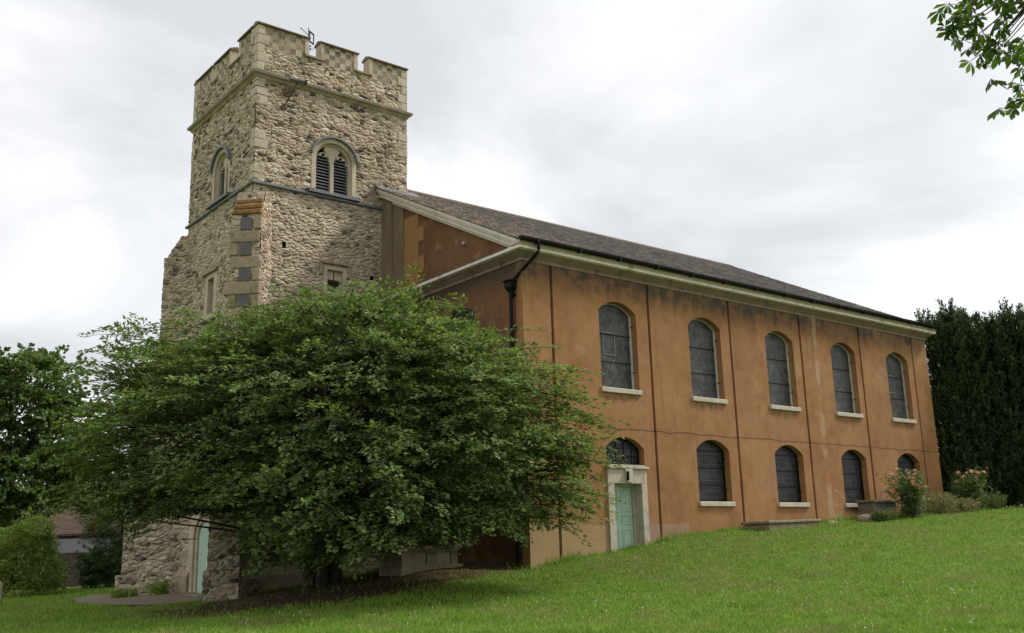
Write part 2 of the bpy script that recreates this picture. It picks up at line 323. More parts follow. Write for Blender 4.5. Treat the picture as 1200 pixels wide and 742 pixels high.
def render_wall(name, kind):
    m = Mat(name, .88, .2); p = m.pos(); s = m.sep(p); X, Y, Z = s
    big = m.noise(p, .42, 5, .6); mid = m.noise(p, 2.1, 6, .62); fine = m.noise(p, 26, 4, .6)
    c = m.ramp(big, [(.3, (.265, .130, .053)), (.5, (.325, .165, .070)), (.68, (.375, .198, .092))])
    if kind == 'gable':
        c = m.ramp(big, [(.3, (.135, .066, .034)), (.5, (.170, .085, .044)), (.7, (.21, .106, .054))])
    c = m.mix(.55, c, m.ramp(mid, [(.30, (.56, .52, .47)), (.48, (.90, .89, .87)), (.66, (1, 1, 1))]), 'MULTIPLY')
    c = m.mix(m.math('MULTIPLY', m.step(m.noise(p, 1.1, 6, .7), .54, .66), .45), c, (.37, .225, .125))       # pale worn patches
    c = m.mix(m.math('MULTIPLY', m.step(m.noise(m.map(p, (1, 1, 1), (9, 3, 5)), .8, 5, .6), .54, .66), .45), c, (.235, .103, .046))
    c = m.mix(m.math('MULTIPLY', m.step(m.noise(m.map(p, (2.2, 2.2, .16), (2, 0, 7)), 1.6, 5, .65), .53, .70), .45), c, (.17, .095, .05))  # runs
    if kind == 'south':
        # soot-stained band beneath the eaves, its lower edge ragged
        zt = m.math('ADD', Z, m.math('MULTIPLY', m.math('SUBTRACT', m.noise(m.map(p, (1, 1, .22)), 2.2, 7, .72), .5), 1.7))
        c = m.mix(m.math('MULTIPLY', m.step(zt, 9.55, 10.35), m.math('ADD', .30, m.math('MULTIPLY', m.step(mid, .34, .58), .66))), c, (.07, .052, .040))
        # plinth of ochre render near the west end, pinkish further on
        pl = m.math('MULTIPLY', m.step(Z, 2.36, 2.33), m.step(X, 3.06, 3.03))
        c = m.mix(m.math('MULTIPLY', pl, .85), c, m.mix(mid, (.28, .19, .095), (.42, .30, .16)))
        pk = m.math('MULTIPLY', m.step(Z, 2.36, 2.34), m.math('MULTIPLY', m.step(X, 3.03, 3.06), m.step(X, 7.0, 6.98)))
        c = m.mix(m.math('MULTIPLY', pk, .75), c, m.mix(mid, (.27, .17, .12), (.36, .245, .18)))
        # hairline cracks and squarish patch repairs
        cv = m.voro(m.vmath('ADD', m.map(p, (.5, .5, .42)), m.vmath('MULTIPLY', m.noise(p, 1.6, 5, .65, col=True), (.35, .35, .35))), 1.0, 'DISTANCE_TO_EDGE')[0]
        c = m.mix(m.math('MULTIPLY', m.step(cv, .010, .003), m.math('MULTIPLY', m.step(m.noise(p, .5, 3), .50, .60), .28)), c, (.12, .07, .04))
        pv = m.n('ShaderNodeTexVoronoi', feature='F1', distance='CHEBYCHEV'); m.l(m.vmath('ADD', m.map(p, (.62, .62, .5)), m.vmath('MULTIPLY', m.noise(p, 2.2, 4, .6, col=True), (.10, .10, .10))), pv.inputs['Vector']); pv.inputs['Scale'].default_value = 1.0
        pr_ = m.sep(pv.outputs['Color'])
        c = m.mix(m.math('MULTIPLY', m.step(pr_[0], .62, .70), .30), c, m.mix(pr_[1], (.20, .085, .038), (.40, .235, .125)))
        # long crack
        wob = m.math('MULTIPLY', m.math('SUBTRACT', m.noise(m.map(p, (1, 0, 0)), .9, 6, .6), .5), .30)
        ck = m.math('ABSOLUTE', m.math('SUBTRACT', m.math('ADD', Z, wob), 5.40))
        c = m.mix(m.math('MULTIPLY', m.step(ck, .020, .008), m.step(X, 3.1, 3.2)), c, (.05, .032, .02))
        # a pale mended streak and raw patches low down beside the fourth bay
        xs = m.math('ADD', X, m.math('MULTIPLY', m.math('SUBTRACT', m.noise(m.map(p, (1, 1, .6)), 1.3, 5, .6), .5), .35))
        st = m.math('MULTIPLY', m.step(m.math('ABSOLUTE', m.math('SUBTRACT', xs, 15.25)), .17, .10), m.step(m.noise(p, 1.6, 5, .65), .40, .55))
        c = m.mix(m.math('MULTIPLY', st, .5), c, (.45, .32, .19))
        s2 = m.math('MULTIPLY', m.step(m.math('ABSOLUTE', m.math('SUBTRACT', xs, 15.5)), .6, .3), m.math('MULTIPLY', m.step(Z, 4.6, 4.2), m.step(m.noise(p, 2.6, 4, .6), .5, .56)))
        c = m.mix(m.math('MULTIPLY', s2, .7), c, m.mix(m.step(big, .45, .5), (.37, .105, .045), (.38, .27, .15)))
        # stained render under every upper sill
        un_ = m.math('MULTIPLY', m.math('MULTIPLY', m.step(Z, 6.10, 6.40), m.step(Z, 6.60, 6.55)), m.step(m.noise(p, 4.5, 5, .7), .47, .58))
        bay = m.math('ABSOLUTE', m.math('SUBTRACT', m.math('FRACT', m.math('DIVIDE', m.math('SUBTRACT', X, 1.95), 4.32)), .5))
        c = m.mix(m.math('MULTIPLY', m.math('MULTIPLY', un_, m.step(bay, .22, .18)), .62), c, (.11, .08, .055))
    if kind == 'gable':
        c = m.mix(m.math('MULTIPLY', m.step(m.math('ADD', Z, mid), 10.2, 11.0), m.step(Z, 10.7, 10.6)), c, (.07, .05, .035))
    m.color(c).bump(m.math('ADD', m.math('MULTIPLY', fine, .4), mid), .22, .03)
    return m.m
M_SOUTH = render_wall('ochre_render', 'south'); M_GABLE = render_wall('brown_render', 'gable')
M_BLOCK = mottled('drab_render', (.19, .14, .088), .22, 1.2, .9, .15, (.12, .085, .05))
M_ORQ = mottled('orange_quoins', (.31, .165, .07), .15, 1.5, .9, .15)

def slate_mat():
    m = Mat('slate', .62, .4); p = m.pos(); s = m.sep(p)
    row = m.math('FLOOR', m.math('DIVIDE', m.math('ADD', s[1], .4), .19))
    xx = m.math('ADD', m.math('DIVIDE', s[0], .27), m.math('MULTIPLY', row, .5)); colm = m.math('FLOOR', xx)
    w = m.n('ShaderNodeTexWhiteNoise', noise_dimensions='2D'); m.l(m.comb(row, colm, 0.0), w.inputs['Vector'])
    c = m.ramp(w.outputs['Value'], [(0, (.032, .030, .029)), (.35, (.062, .057, .054)), (.7, (.10, .092, .085)), (1, (.20, .18, .16))])
    c = m.mix(.6, c, m.ramp(m.noise(p, 7, 5, .65), [(.3, .45), (.7, 1.)]), 'MULTIPLY')
    near = m.step(m.math('ADD', s[0], m.math('MULTIPLY', m.noise(p, .5, 4, .6), 6)), 10.5, 3.0)
    li = m.math('MULTIPLY', m.step(m.noise(p, 3.2, 5, .7), .50, .58), m.math('ADD', .18, m.math('MULTIPLY', near, .82)))
    c = m.mix(li, c, m.mix(m.noise(p, 9, 3), (.30, .125, .03), (.36, .28, .17)))
    fr = m.math('FRACT', xx); jo = m.math('MAXIMUM', m.step(fr, .05, .02), m.step(fr, .95, .98))
    c = m.mix(m.math('MULTIPLY', jo, .8), c, (.015, .014, .013))
    m.color(c).bump(m.math('ADD', m.math('MULTIPLY', w.outputs['Value'], .6), m.math('MULTIPLY', jo, -1.0)), .5, .02); return m.m
M_SLATE = slate_mat()

def pane_mat(name, low):    # leaded lights behind a wire guard; object coordinates: x across, z up, metres
    m = Mat(name, .38, .3); o = m.n('ShaderNodeTexCoord').outputs['Object']; s = m.sep(o); X, Z = s[0], s[2]
    oi = m.n('ShaderNodeObjectInfo').outputs['Random']
    br = m.n('ShaderNodeTexBrick'); m.l(m.comb(X, Z, 0.0), br.inputs['Vector']); br.offset = .5 if low else 0.0
    br.inputs['Scale'].default_value = 1.0; br.inputs['Brick Width'].default_value = .24 if low else .135; br.inputs['Row Height'].default_value = .19 if low else .175
    br.inputs['Mortar Size'].default_value = .012 if low else .007
    if low:
        br.inputs['Color1'].default_value = (.003, .003, .004, 1); br.inputs['Color2'].default_value = (.026, .027, .029, 1); br.inputs['Mortar'].default_value = (.05, .05, .048, 1)
        c = m.mix(m.math('MULTIPLY', m.step(m.noise(m.comb(X, Z, m.math('MULTIPLY', oi, 50)), 3, 3), .52, .62), .55), br.outputs['Color'], (.04, .04, .041))
    else:
        br.inputs['Color1'].default_value = (.018, .018, .019, 1); br.inputs['Color2'].default_value = (.085, .082, .076, 1); br.inputs['Mortar'].default_value = (.036, .035, .034, 1)
        q = m.comb(X, Z, m.math('MULTIPLY', oi, 50))
        c = m.mix(m.math('MULTIPLY', m.step(m.noise(q, 4, 4, .7), .47, .6), .6), br.outputs['Color'], (.035, .035, .038))
        c = m.mix(m.math('MULTIPLY', m.step(m.noise(q, 2.2, 3, .6), .5, .62), .45), c, (.12, .115, .11))
        c = m.mix(m.math('MULTIPLY', m.step(m.noise(q, 11, 4, .7), .55, .63), .55), c, (.12, .11, .095))
        arc = m.math('ABSOLUTE', m.math('SUBTRACT', m.math('PINGPONG', m.math('ADD', Z, m.math('MULTIPLY', m.math('MULTIPLY', X, X), .9)), .32), .16))
        c = m.mix(m.math('MULTIPLY', m.step(arc, .02, .008), .6), c, (.03, .03, .03))
    # fine guard mesh
    gx = m.math('ABSOLUTE', m.math('SUBTRACT', m.math('FRACT', m.math('MULTIPLY', m.math('ADD', X, Z), 26)), .5)); gx2 = m.math('ABSOLUTE', m.math('SUBTRACT', m.math('FRACT', m.math('MULTIPLY', m.math('SUBTRACT', X, Z), 26)), .5))
    gm = m.math('MAXIMUM', m.step(gx, .40, .46), m.step(gx2, .40, .46))
    c = m.mix(m.math('MULTIPLY', gm, .4), c, (.03, .03, .031) if low else (.045, .045, .046))
    m.color(c).bump(br.outputs['Fac'], -.4, .01); return m.m
M_PANE = pane_mat('stained_glass_behind_mesh', False); M_PANEL = pane_mat('leaded_glass', True)

def leaf_mat(name, lo, mid, hi, trans=.35, rough=.5, clump=.6):
    m = Mat(name, rough, .35); g = m.n('ShaderNodeNewGeometry'); m._p = g.outputs['Position']
    r = g.outputs['Random Per Island']; n = m.noise(m.pos(), clump, 3, .6)
    f = m.math('ADD', m.math('MULTIPLY', r, .6), m.math('MULTIPLY', n, .5))
    c = m.ramp(f, [(.22, lo), (.55, mid), (.9, hi)]); m.color(c)
    t = m.n('ShaderNodeBsdfTranslucent'); m.l(m.mix(1.0, c, (1.3, 1.45, .7), 'MULTIPLY'), t.inputs['Color'])
    x = m.n('ShaderNodeMixShader'); x.inputs[0].default_value = trans; m.l(m.b.outputs[0], x.inputs[1]); m.l(t.outputs[0], x.inputs[2]); m.l(x.outputs[0], m.out.inputs['Surface'])
    return m.m
L_MAIN = leaf_mat('hawthorn_leaves', (.056, .094, .028), (.118, .182, .05), (.28, .335, .105), .36, .9)
L_SYC = leaf_mat('sycamore_leaves', (.05, .09, .024), (.09, .15, .04), (.16, .215, .062), .32)
L_SHRUB = leaf_mat('shrub_leaves', (.10, .165, .03), (.18, .26, .05), (.30, .33, .08), .34)
L_YEW = leaf_mat('yew_needles', (.026, .048, .018), (.05, .085, .03), (.10, .14, .045), .18, 1.4)
L_LAUR = leaf_mat('laurel_leaves', (.025, .055, .02), (.045, .09, .03), (.075, .125, .04), .2, .35)
L_CHE = leaf_mat('chestnut_leaves', (.035, .07, .014), (.07, .125, .022), (.12, .18, .035), .42, .45)
L_ROSE = leaf_mat('rose_leaves', (.06, .10, .028), (.105, .16, .042), (.18, .21, .07), .3)
L_DRY = leaf_mat('dry_herb_leaves', (.12, .13, .05), (.20, .19, .08), (.34, .29, .14), .3)
M_ROSE = leaf_mat('rose_petals', (.66, .24, .26), (.78, .38, .37), (.85, .52, .46), .3)

def ground_mat():
    m = Mat('turf', .95, .1); p = m.pos(); s = m.sep(p)
    a = m.noise(p, .35, 5, .6); b = m.noise(p, 2.4, 6, .65); f = m.noise(p, 30, 4, .7)
    c = m.ramp(b, [(.3, (.07, .12, .014)), (.5, (.11, .175, .024)), (.72, (.16, .21, .042))])
    c = m.mix(m.math('MULTIPLY', m.step(a, .5, .66), .45), c, (.12, .125, .040))
    c = m.mix(.5, c, m.ramp(f, [(.3, .5), (.7, 1.)]), 'MULTIPLY')
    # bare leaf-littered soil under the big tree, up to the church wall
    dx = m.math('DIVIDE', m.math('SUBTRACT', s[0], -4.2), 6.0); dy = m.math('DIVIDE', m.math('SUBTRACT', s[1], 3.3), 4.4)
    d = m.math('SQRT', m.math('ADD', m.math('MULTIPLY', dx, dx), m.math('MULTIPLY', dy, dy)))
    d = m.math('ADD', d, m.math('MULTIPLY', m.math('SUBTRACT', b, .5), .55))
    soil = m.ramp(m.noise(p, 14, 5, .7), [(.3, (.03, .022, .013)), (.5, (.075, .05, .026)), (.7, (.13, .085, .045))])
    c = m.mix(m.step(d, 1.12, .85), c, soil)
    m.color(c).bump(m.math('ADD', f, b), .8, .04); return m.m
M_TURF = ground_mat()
def blade_mat():
    m = Mat('grass_blades', .6, .25); g = m.n('ShaderNodeNewGeometry'); m._p = g.outputs['Position']
    n = m.noise(m.pos(), .5, 5, .65); r = g.outputs['Random Per Island']; n2 = m.noise(m.pos(), 1.9, 4, .6)
    c = m.ramp(m.math('ADD', m.math('MULTIPLY', n2, .6), m.math('MULTIPLY', r, .4)), [(.32, (.095, .215, .017)), (.5, (.175, .325, .030)), (.68, (.29, .40, .066))])
    c = m.mix(m.math('MULTIPLY', m.step(n, .49, .62), m.math('ADD', .25, m.math('MULTIPLY', r, .65))), c, (.28, .26, .095))
    m.color(c); t = m.n('ShaderNodeBsdfTranslucent'); m.l(c, t.inputs['Color'])
    x = m.n('ShaderNodeMixShader'); x.inputs[0].default_value = .3; m.l(m.b.outputs[0], x.inputs[1]); m.l(t.outputs[0], x.inputs[2]); m.l(x.outputs[0], m.out.inputs['Surface'])
    return m.m
M_BLADE = blade_mat()

# ================================================================== GROUND
def axis(lo, hi, f0, f1, step):
    mid = list(np.arange(f0, f1+1e-6, step)); a = [f0]; d = step
    while a[-1] > lo: d *= 1.35; a.append(max(lo, a[-1]-d))
    b = [f1]; d = step
    while b[-1] < hi: d *= 1.35; b.append(min(hi, b[-1]+d))
    return np.array(a[:0:-1]+mid+b[1:])
ax_, ay_ = axis(-900, 900, -24, 40, .35), axis(-900, 900, -26, 40, .35)
GX, GY = np.meshgrid(ax_, ay_); GZ = gz(GX, GY); nx_, ny_ = len(ax_), len(ay_)
V = np.stack([GX, GY, GZ], -1).reshape(-1, 3); I = np.arange(nx_*ny_).reshape(ny_, nx_)
F = np.stack([I[:-1, :-1], I[:-1, 1:], I[1:, 1:], I[1:, :-1]], -1).reshape(-1, 4)
me = bpy.data.meshes.new('ground'); me.from_pydata(V.tolist(), [], F.tolist()); me.materials.append(M_TURF); me.polygons.foreach_set('use_smooth', [True]*len(me.polygons))
go = bpy.data.objects.new('ground', me); COL.objects.link(go); tag(go, 'rising mown churchyard lawn below the church', 'lawn', kind='structure')
# trodden path at the foot of the tower
pp = [(-8.9,11.2),(-8.2,9.2),(-7.3,8.2),(-6.6,8.4),(-6.2,9.4),(-5.42,10.2),(-5.42,14.6),(-6.0,16.6),(-7.2,18.0),(-8.3,16.5),(-8.9,13.6)]
bm = bmesh.new(); f_ = bm.faces.new([bm.verts.new((x, y, 0)) for x, y in pp]); bmesh.ops.triangulate(bm, faces=[f_]); bmesh.ops.subdivide_edges(bm, edges=bm.edges, cuts=9, use_grid_fill=True)
bmesh.ops.triangulate(bm, faces=bm.faces)
for v in bm.verts: v.co.z = g1(v.co.x, v.co.y)+.03
me = bpy.data.meshes.new('path'); bm.to_mesh(me); bm.free(); me.materials.append(mottled('trodden_paving', (.15, .12, .085), .35, 2.5, .95, .4, (.08, .085, .035)))
tag(sum_ := bpy.data.objects.new('path', me), 'worn paved path at the foot of the tower', 'path', kind='structure'); COL.objects.link(sum_)

# ================================================================== CHURCH
XT, YT, TW, XE = -5.397, 8.287, 6.144, 1.013          # tower west face, south face, width in y, east face
YN = YT+TW
Z1, Z2, Z3 = 14.57, 18.83, 20.86
L, WN, ZC, ZE, TN = 23.845, 22.08, 10.56, 11.05, .506
church = thing('church', (9, 11, 1.5), 'ochre rendered church with a square flint rubble tower and a slate roof', 'church')
CH = church
fS = lambda u, v, d: (u, d, v)            # south face frame: u=x, v=z, d=y
fWst = lambda u, v, d: (d, u, v)          # west face frame: u=y, v=z, d=x

def arc(c, w, zs, rise, n=14, r0=0):      # left -> right
    R = (w*w/4+rise*rise)/(2*rise); zc = zs+rise-R; a = math.asin(min(1, w/2/R))
    if rise > w/2-1e-6: a = math.pi/2
    return [(c+R*math.sin(-a+2*a*i/n), zc+R*math.cos(-a+2*a*i/n)) for i in range(n+1)]
# ---- nave walls
SX = [0, 1.19, 5.606, 9.925, 14.264, 18.429, 22.613, L]; WX = [4.112, 8.50, 12.879, 17.164, 21.262]; WW = 1.75
ZSU, ZPU, ZSL, ZPL, RISE = 6.735, 9.35, 3.08, 4.90, .36
nw = MB(); TH = .36; G = .05
nw.box(0, SX[1]-G, 0, TH, 0, ZC); nw.box(SX[6]+G, L, 0, TH, 0, ZC)
for i in range(1, 7): nw.box(SX[i]-G, SX[i]+G, .11, TH, 0, ZC)
for i in range(5):
    a, b, c = SX[i+1]+G, SX[i+2]-G, WX[i]; l, r = c-WW/2, c+WW/2
    door = i == 0
    if door: l, r = 3.26, 5.02; c = 4.14
    nw.box(a, min(l, WX[i]-WW/2), 0, TH, 0, ZC); nw.box(max(r, WX[i]+WW/2), b, 0, TH, 0, ZC)
    if door:
        nw.box(WX[0]+WW/2, r, 0, TH, 5.4, ZC)
        nw.box(WX[0]-WW/2, l, 0, TH, 0, 5.4); nw.box(r, WX[0]+WW/2, 0, TH, 0, 5.4) if r < WX[0]+WW/2 else None
        nw.box(3.26, 3.52, 0.003, TH, 0, 4.16); nw.box(4.78, 5.02, 0.003, TH, 0, 4.16); nw.box(3.52, 4.78, .003, TH, 3.66, 4.16)
        lo = arc(4.14, 1.76, 4.77, .38)
    else:
        nw.box(c-WW/2, c+WW/2, 0, TH, 0, ZSL); lo = arc(c, WW, ZPL, RISE)
    if door:
        nw.prism(lo+[(5.02, 5.4), (3.26, 5.4)], fS, 0, TH); nw.box(WX[0]-WW/2, WX[0]+WW/2, 0, TH, 5.4, ZSU)
    else: nw.prism(lo+[(c+WW/2, ZSU), (c-WW/2, ZSU)], fS, 0, TH)
    nw.prism(arc(WX[i], WW, ZPU, RISE)+[(WX[i]+WW/2, ZC), (WX[i]-WW/2, ZC)], fS, 0, TH)
    nw.box(a, WX[i]-WW/2-.18, -.018, 0.001, 0, ZC-.01)        # slightly proud strip between groove and window
nw.box(L-.36, L, TH, WN, 0, ZC); nw.box(.36, L-.36, WN-.36, WN, 0, ZC)
P0 = .37
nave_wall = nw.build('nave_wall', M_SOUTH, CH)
# west gable wall with one arched window, groove and tympanum
gw = MB(); GC = 3.44
gw.box(.002, .36, TH, GC-WW/2, 0, ZC); gw.box(.002, .36, GC-WW/2, GC+WW/2, 0, ZSU); gw.box(.002, .36, GC+WW/2, 5.34, 0, ZC); gw.box(.1, .36, 5.34, 5.44, 0, ZC); gw.box(.002, .36, 5.44, WN, 0, ZC)
gw.prism(arc(GC, WW, ZPU, RISE)+[(GC+WW/2, ZC), (GC-WW/2, ZC)], fWst, .002, .36)
gw.prism([(0.2, ZC), (WN-.2, ZC), (WN-.2, ZE), (WN/2, ZE+TN*WN/2), (.2, ZE)], fWst, .004, .36)
gw.prism([(0.2, ZC), (WN-.2, ZC), (WN-.2, ZE), (WN/2, ZE+TN*WN/2), (.2, ZE)], fWst, L-.36, L-.004) if 0 else None
gable_wall = gw.build('gable_wall', M_GABLE, CH)
q = MB(); q.prism([(0.2, ZC), (WN-.2, ZC), (WN-.2, ZE), (WN/2, ZE+TN*WN/2), (.2, ZE)], fWst, L-.36, L-.004); q.build('gable_wall', M_GABLE, CH)
pq = MB(); k = 0; z = ZE-.05
while z < 14.0:
    ya = 5.55 if k % 2 else 5.9; tp = lambda y: min(z+.555, ZE+TN*(y+P0)-.2)
    if tp(ya) > z+.05: pq.prism([(ya, z), (6.85, z), (6.85, tp(6.85)), (ya, tp(ya))], fWst, -.012, .003)
    z += .56; k += 1
pq.each('gable_quoin', M_ORQ, gable_wall)
b_ = MB(); b_.prism([(6.85, ZE-.05), (7.55, ZE-.05), (7.55, ZE+TN*7.55+.1), (6.85, ZE+TN*6.85+.1)], fWst, -.06, .003); b_.prism([(7.55, ZE-.05), (8.5, ZE-.05), (8.5, ZE+TN*8.5+.1), (7.55, ZE+TN*7.55+.1)], fWst, -.15, .003)
b_.each('gable_pier', M_BLOCK, gable_wall, bevel=.01)
sp = MB(); sp.tube([(-.10, 3.0, 11.86), (.02, 3.0, 11.88)], .055, 12); sp.build('vent_pipe', M_FRAME, gable_wall)

# ---- nave windows
def arch_outline(w, h, rise, ins=0):
    return [(-w/2+ins, ins)]+[(x, zz) for x, zz in arc(0, w-2*ins, h, rise-ins*.55)]+[(w/2-ins, ins)]
def nave_window(name, low, h):
    base = thing('arched_window', (0, 0, 0), None, None); base.parent = CH
    return base
def make_window(low, h, mesh_only=None):
    o = (0., 0., 0.)
    class P(dict): pass
    fr = MB(); out = arch_outline(WW, h, RISE); inn = arch_outline(WW, h, RISE, .075)
    fr.ring(out, inn, fS, .255, .315, closed=True)
    f = fr.build('window', M_FRAME if not low else M_IRON, None)
    pn = MB(); pn.prism(arch_outline(WW, h, RISE, .05), fS, .290, .31); p = pn.build('pane', M_PANE if not low else M_PANEL, f)
    br = MB()
    for t in ((.36, .72) if not low else (.33, .66, .99)): br.box(-WW/2+.05, WW/2-.05, .262, .282, h*t-.011, h*t+.011)
    for t in (.25, .85):
        br.tube([(WW/2-.002, .16, h*t), (WW/2-.05, .16, h*t), (WW/2-.05, .27, h*t)], .014, 6)
    br.each('saddle_bar', M_IRON, f)
    si = MB(); si.box(-WW/2-.06, WW/2+.06, -.085, .26, -.155, 0.012); si.build('sill', M_SILL, f, bevel=.02)
    return f
def place(win, loc, parent):
    win.parent = parent; win.location = Vector(loc)-Vector(parent['org'])
CHo = Vector(church['org'])
wu = make_window(False, ZPU-ZSU); place(wu, (WX[0], 0, ZSU), CH)
for i in range(1, 5): c = clone(wu, CH); c.location = Vector((WX[i], 0, ZSU))-CHo
ups = [o for o in CH.children if o.name.startswith('window')]
# inset framed panels seen in two of the upper windows
for wi, px in ((0, -.2), (4, -.25)):
    q = MB(); q.ring([(px-.28, 1.18), (px-.28, 1.95), (px+.28, 1.95), (px+.28, 1.18)], [(px-.255, 1.205), (px-.255, 1.925), (px+.255, 1.925), (px+.255, 1.205)], fS, .270, .288, True)
    o = q.build('inner_frame', M_STEEL, None); o.parent = ups[wi]
q = MB(); q.tube([(-.22, .275, .62), (.02, .275, 1.02)], .016, 6); o = q.build('leaning_rod', M_STEEL, None); o.parent = ups[0]
wl = make_window(True, ZPL-ZSL); place(wl, (WX[1], 0, ZSL), CH)
for i in range(2, 5): c = clone(wl, CH); c.location = Vector((WX[i], 0, ZSL))-CHo
wg = clone(wu, CH); wg.location = Vector((0, GC, ZSU))-CHo; wg.rotation_euler = (0, 0, -math.pi/2)
# ---- south door: stone surround, keystone, six-panel door and fanlight
ds = MB(); ds.box(3.24, 3.52, -.06, .40, 0, 3.63); ds.box(4.76, 5.02, -.06, .40, 0, 3.63); ds.box(3.24, 5.02, -.06, .40, 3.63, 4.10)
ds.box(3.19, 5.09, -.13, .30, 4.103, 4.19); ds.box(3.34, 4.94, -.09, .30, 4.193, 4.235); ds.box(3.24, 5.02, -.05, .5, .6, 1.5)
surround = ds.build('door_surround', M_SURR, CH, bevel=.015)
ks = MB(); ks.prism([(4.03, 3.66), (4.29, 3.66), (4.33, 4.10), (3.99, 4.10)], fS, -.13, -.05); ks.build('keystone', M_SILL, surround, bevel=.02)
lm = MB(); lm.box(4.02, 4.09, -.19, -.12, 3.72, 4.02); lm.build('key_bracket', M_IRON, surround)
dr = MB(); dr.box(3.50, 4.78, .40, .45, 1.3, 3.66)
for x0, x1 in ((3.64, 4.07), (4.21, 4.66)):
    for z0, z1 in ((1.56, 2.22), (2.34, 2.66), (2.78, 3.52)):
        dr.ring([(x0, z0), (x0, z1), (x1, z1), (x1, z0)], [(x0+.045, z0+.045), (x0+.045, z1-.045), (x1-.045, z1-.045), (x1-.045, z0+.045)], fS, .375, .402, True)
        dr.box(x0+.09, x1-.09, .385, .402, z0+.09, z1-.09)
door = dr.build('door', M_GREEN, CH, bevel=.006)
MB().ball((3.62, .35, 2.45), .035).build('handle', M_IRON, door)
jb = MB(); jb.box(4.70, 4.757, .30, .40, 1.4, 3.63); jb.box(3.523, 3.58, .30, .40, 1.4, 3.63); jb.box(3.583, 4.697, .30, .40, 3.55, 3.63); jb.each('door_frame', M_SILL, CH)
fl = MB(); o_ = [(3.26, 4.24)]+arc(4.14, 1.76, 4.77, .38)+[(5.02, 4.24)]; i_ = [(3.32, 4.30)]+arc(4.14, 1.64, 4.77, .33)+[(4.96, 4.30)]
fl.ring(o_, i_, fS, .24, .30, True); fan = fl.build('fanlight', M_IRON, CH)
q = MB(); q.prism([(a-4.14, b-4.24) for a, b in i_], lambda u, v, d: (u, d, v), .27, .29); fp = q.build('pane', M_PANEL, None); fp.parent = fan; fp.location = Vector((4.14, 0, 4.24))-CHo
q = MB()
for x in (3.6, 3.96, 4.32, 4.68): q.box(x-.012, x+.012, .25, .268, 4.28, 5.06)
for zz in (4.55, 4.8): q.box(3.3, 4.98, .25, .268, zz-.012, zz+.012)
q.each('glazing_bar', M_IRON, fan)
# ---- small arched basement door beside the fourth bay (mostly behind a stone block)
q = MB(); q.prism([(18.78, 2.3)]+arc(19.25, .94, 3.28, .36)+[(19.72, 2.3)], fS, -.012, .04); sd_ = q.build('cellar_door', M_GREEN, CH)
q = MB(); q.ring([(18.70, 2.3)]+arc(19.25, 1.10, 3.28, .44)+[(19.80, 2.3)], [(18.78, 2.3)]+arc(19.25, .94, 3.28, .36)+[(19.72, 2.3)], fS, -.035, .02); q.build('door_surround', M_BLOCK, sd_)
# ---- eaves cornice (south, west return, east, north)
P0 = .37
def nave_path(o): return [(-o, YT+.05), (-o, -o), (L+o, -o), (L+o, WN+o), (-o, WN+o), (-o, YN-.05)]
cn = MB()
cn.sweep([(-.05, 10.76), (P0-.09, 10.79), (P0-.09, 10.81), (P0, 10.81), (P0, 10.90), (P0-.02, 10.925), (-.05, 10.935)], nave_path)
cornice = cn.build('cornice', M_WHITE, CH)
q = MB(); q.prism([(-P0-.005, 10.915), (-P0-.05, 11.0), (-P0-.05, ZE), (.05, ZE), (.05, 10.937), (-.3, 10.937)], lambda u, v, d: (d, u, v), -P0-.03, L+P0+.03); q.build('cyma', M_CREAM, cornice)
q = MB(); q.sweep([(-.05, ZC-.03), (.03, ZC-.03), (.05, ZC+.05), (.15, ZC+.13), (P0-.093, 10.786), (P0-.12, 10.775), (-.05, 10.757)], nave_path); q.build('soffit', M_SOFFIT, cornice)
q = MB(); q.sweep([(-.03, 10.94), (P0-.01, 10.93), (P0+.012, 10.915), (P0+.012, 10.93), (P0-.01, 10.945), (-.03, 10.98)], lambda o: [(-o, YT+.05), (-o, .25)]); q.build('lead_flashing', M_LEAD, cornice)
# raking cornice on the gable
rk = MB()
def rk_run(ya, yb, sgn):
    def zl(y): return ZE+TN*((y+P0) if sgn > 0 else (WN+P0-y))
    rk = MB(); sec = []
    for x0, x1, dz0, dz1 in ((-P0, .02, -.12, -.012), (-P0+.06, .02, -.20, -.122), (-.24, .02, -.33, -.202), (-.10, .02, -.44, -.332)):
        y0_, y1_ = (max(ya, -dz0/TN-P0-.10), yb) if sgn > 0 else (ya, min(yb, WN+P0+.10+dz0/TN))
        sec.append((x0, dz0, dz1))
        rk.prism([(y0_, zl(y0_)+dz0), (y1_, zl(y1_)+dz0), (y1_, zl(y1_)+dz1), (y0_, zl(y0_)+dz1)], fWst, x0, x1)
    rk.build('raking_cornice', M_WHITE, CH)
rk_run(-P0-.03, YT+.06, 1); rk_run(YN-.06, WN+P0+.03, -1)
# ---- slate roof in lapped courses
rf = MB(); nC = 60; half = WN/2+.47
for sgn in (1, -1):
    for k in range(nC):
        ya, yb = -.47+half*k/nC, -.47+half*(k+1)/nC+.035; za, zb = ZE+TN*(ya+P0), ZE+TN*(yb+P0)
        ps = [(ya, za+.028), (ya, za+.05), (yb, zb+.025), (yb, zb+.005)]
        if sgn < 0: ps = [(WN-a, b) for a, b in ps]
        for x0 in np.arange(-.42, L+.42-.01, 1.235):
            j = random.uniform(-.007, .007); sg = -.035*math.sin(math.pi*k/nC)*(.5+.5*math.sin(x0*.7)); pj = [(a_, b_+j+sg) for a_, b_ in ps]; rf.prism(pj, fWst, x0, x0+1.233)
roof = rf.build('roof', M_SLATE, CH)
rd = MB(); zr = ZE+TN*(WN/2+P0)
x = -.42
while x < L+.4: rd.prism([(-.16, -.07), (0, .06), (.16, -.07), (.13, -.09), (0, .01), (-.13, -.09)], lambda u, v, d: (d, WN/2+u, zr+.03+v), x, x+.44); x += .45
rd.build('ridge_tile', M_COPE, roof)
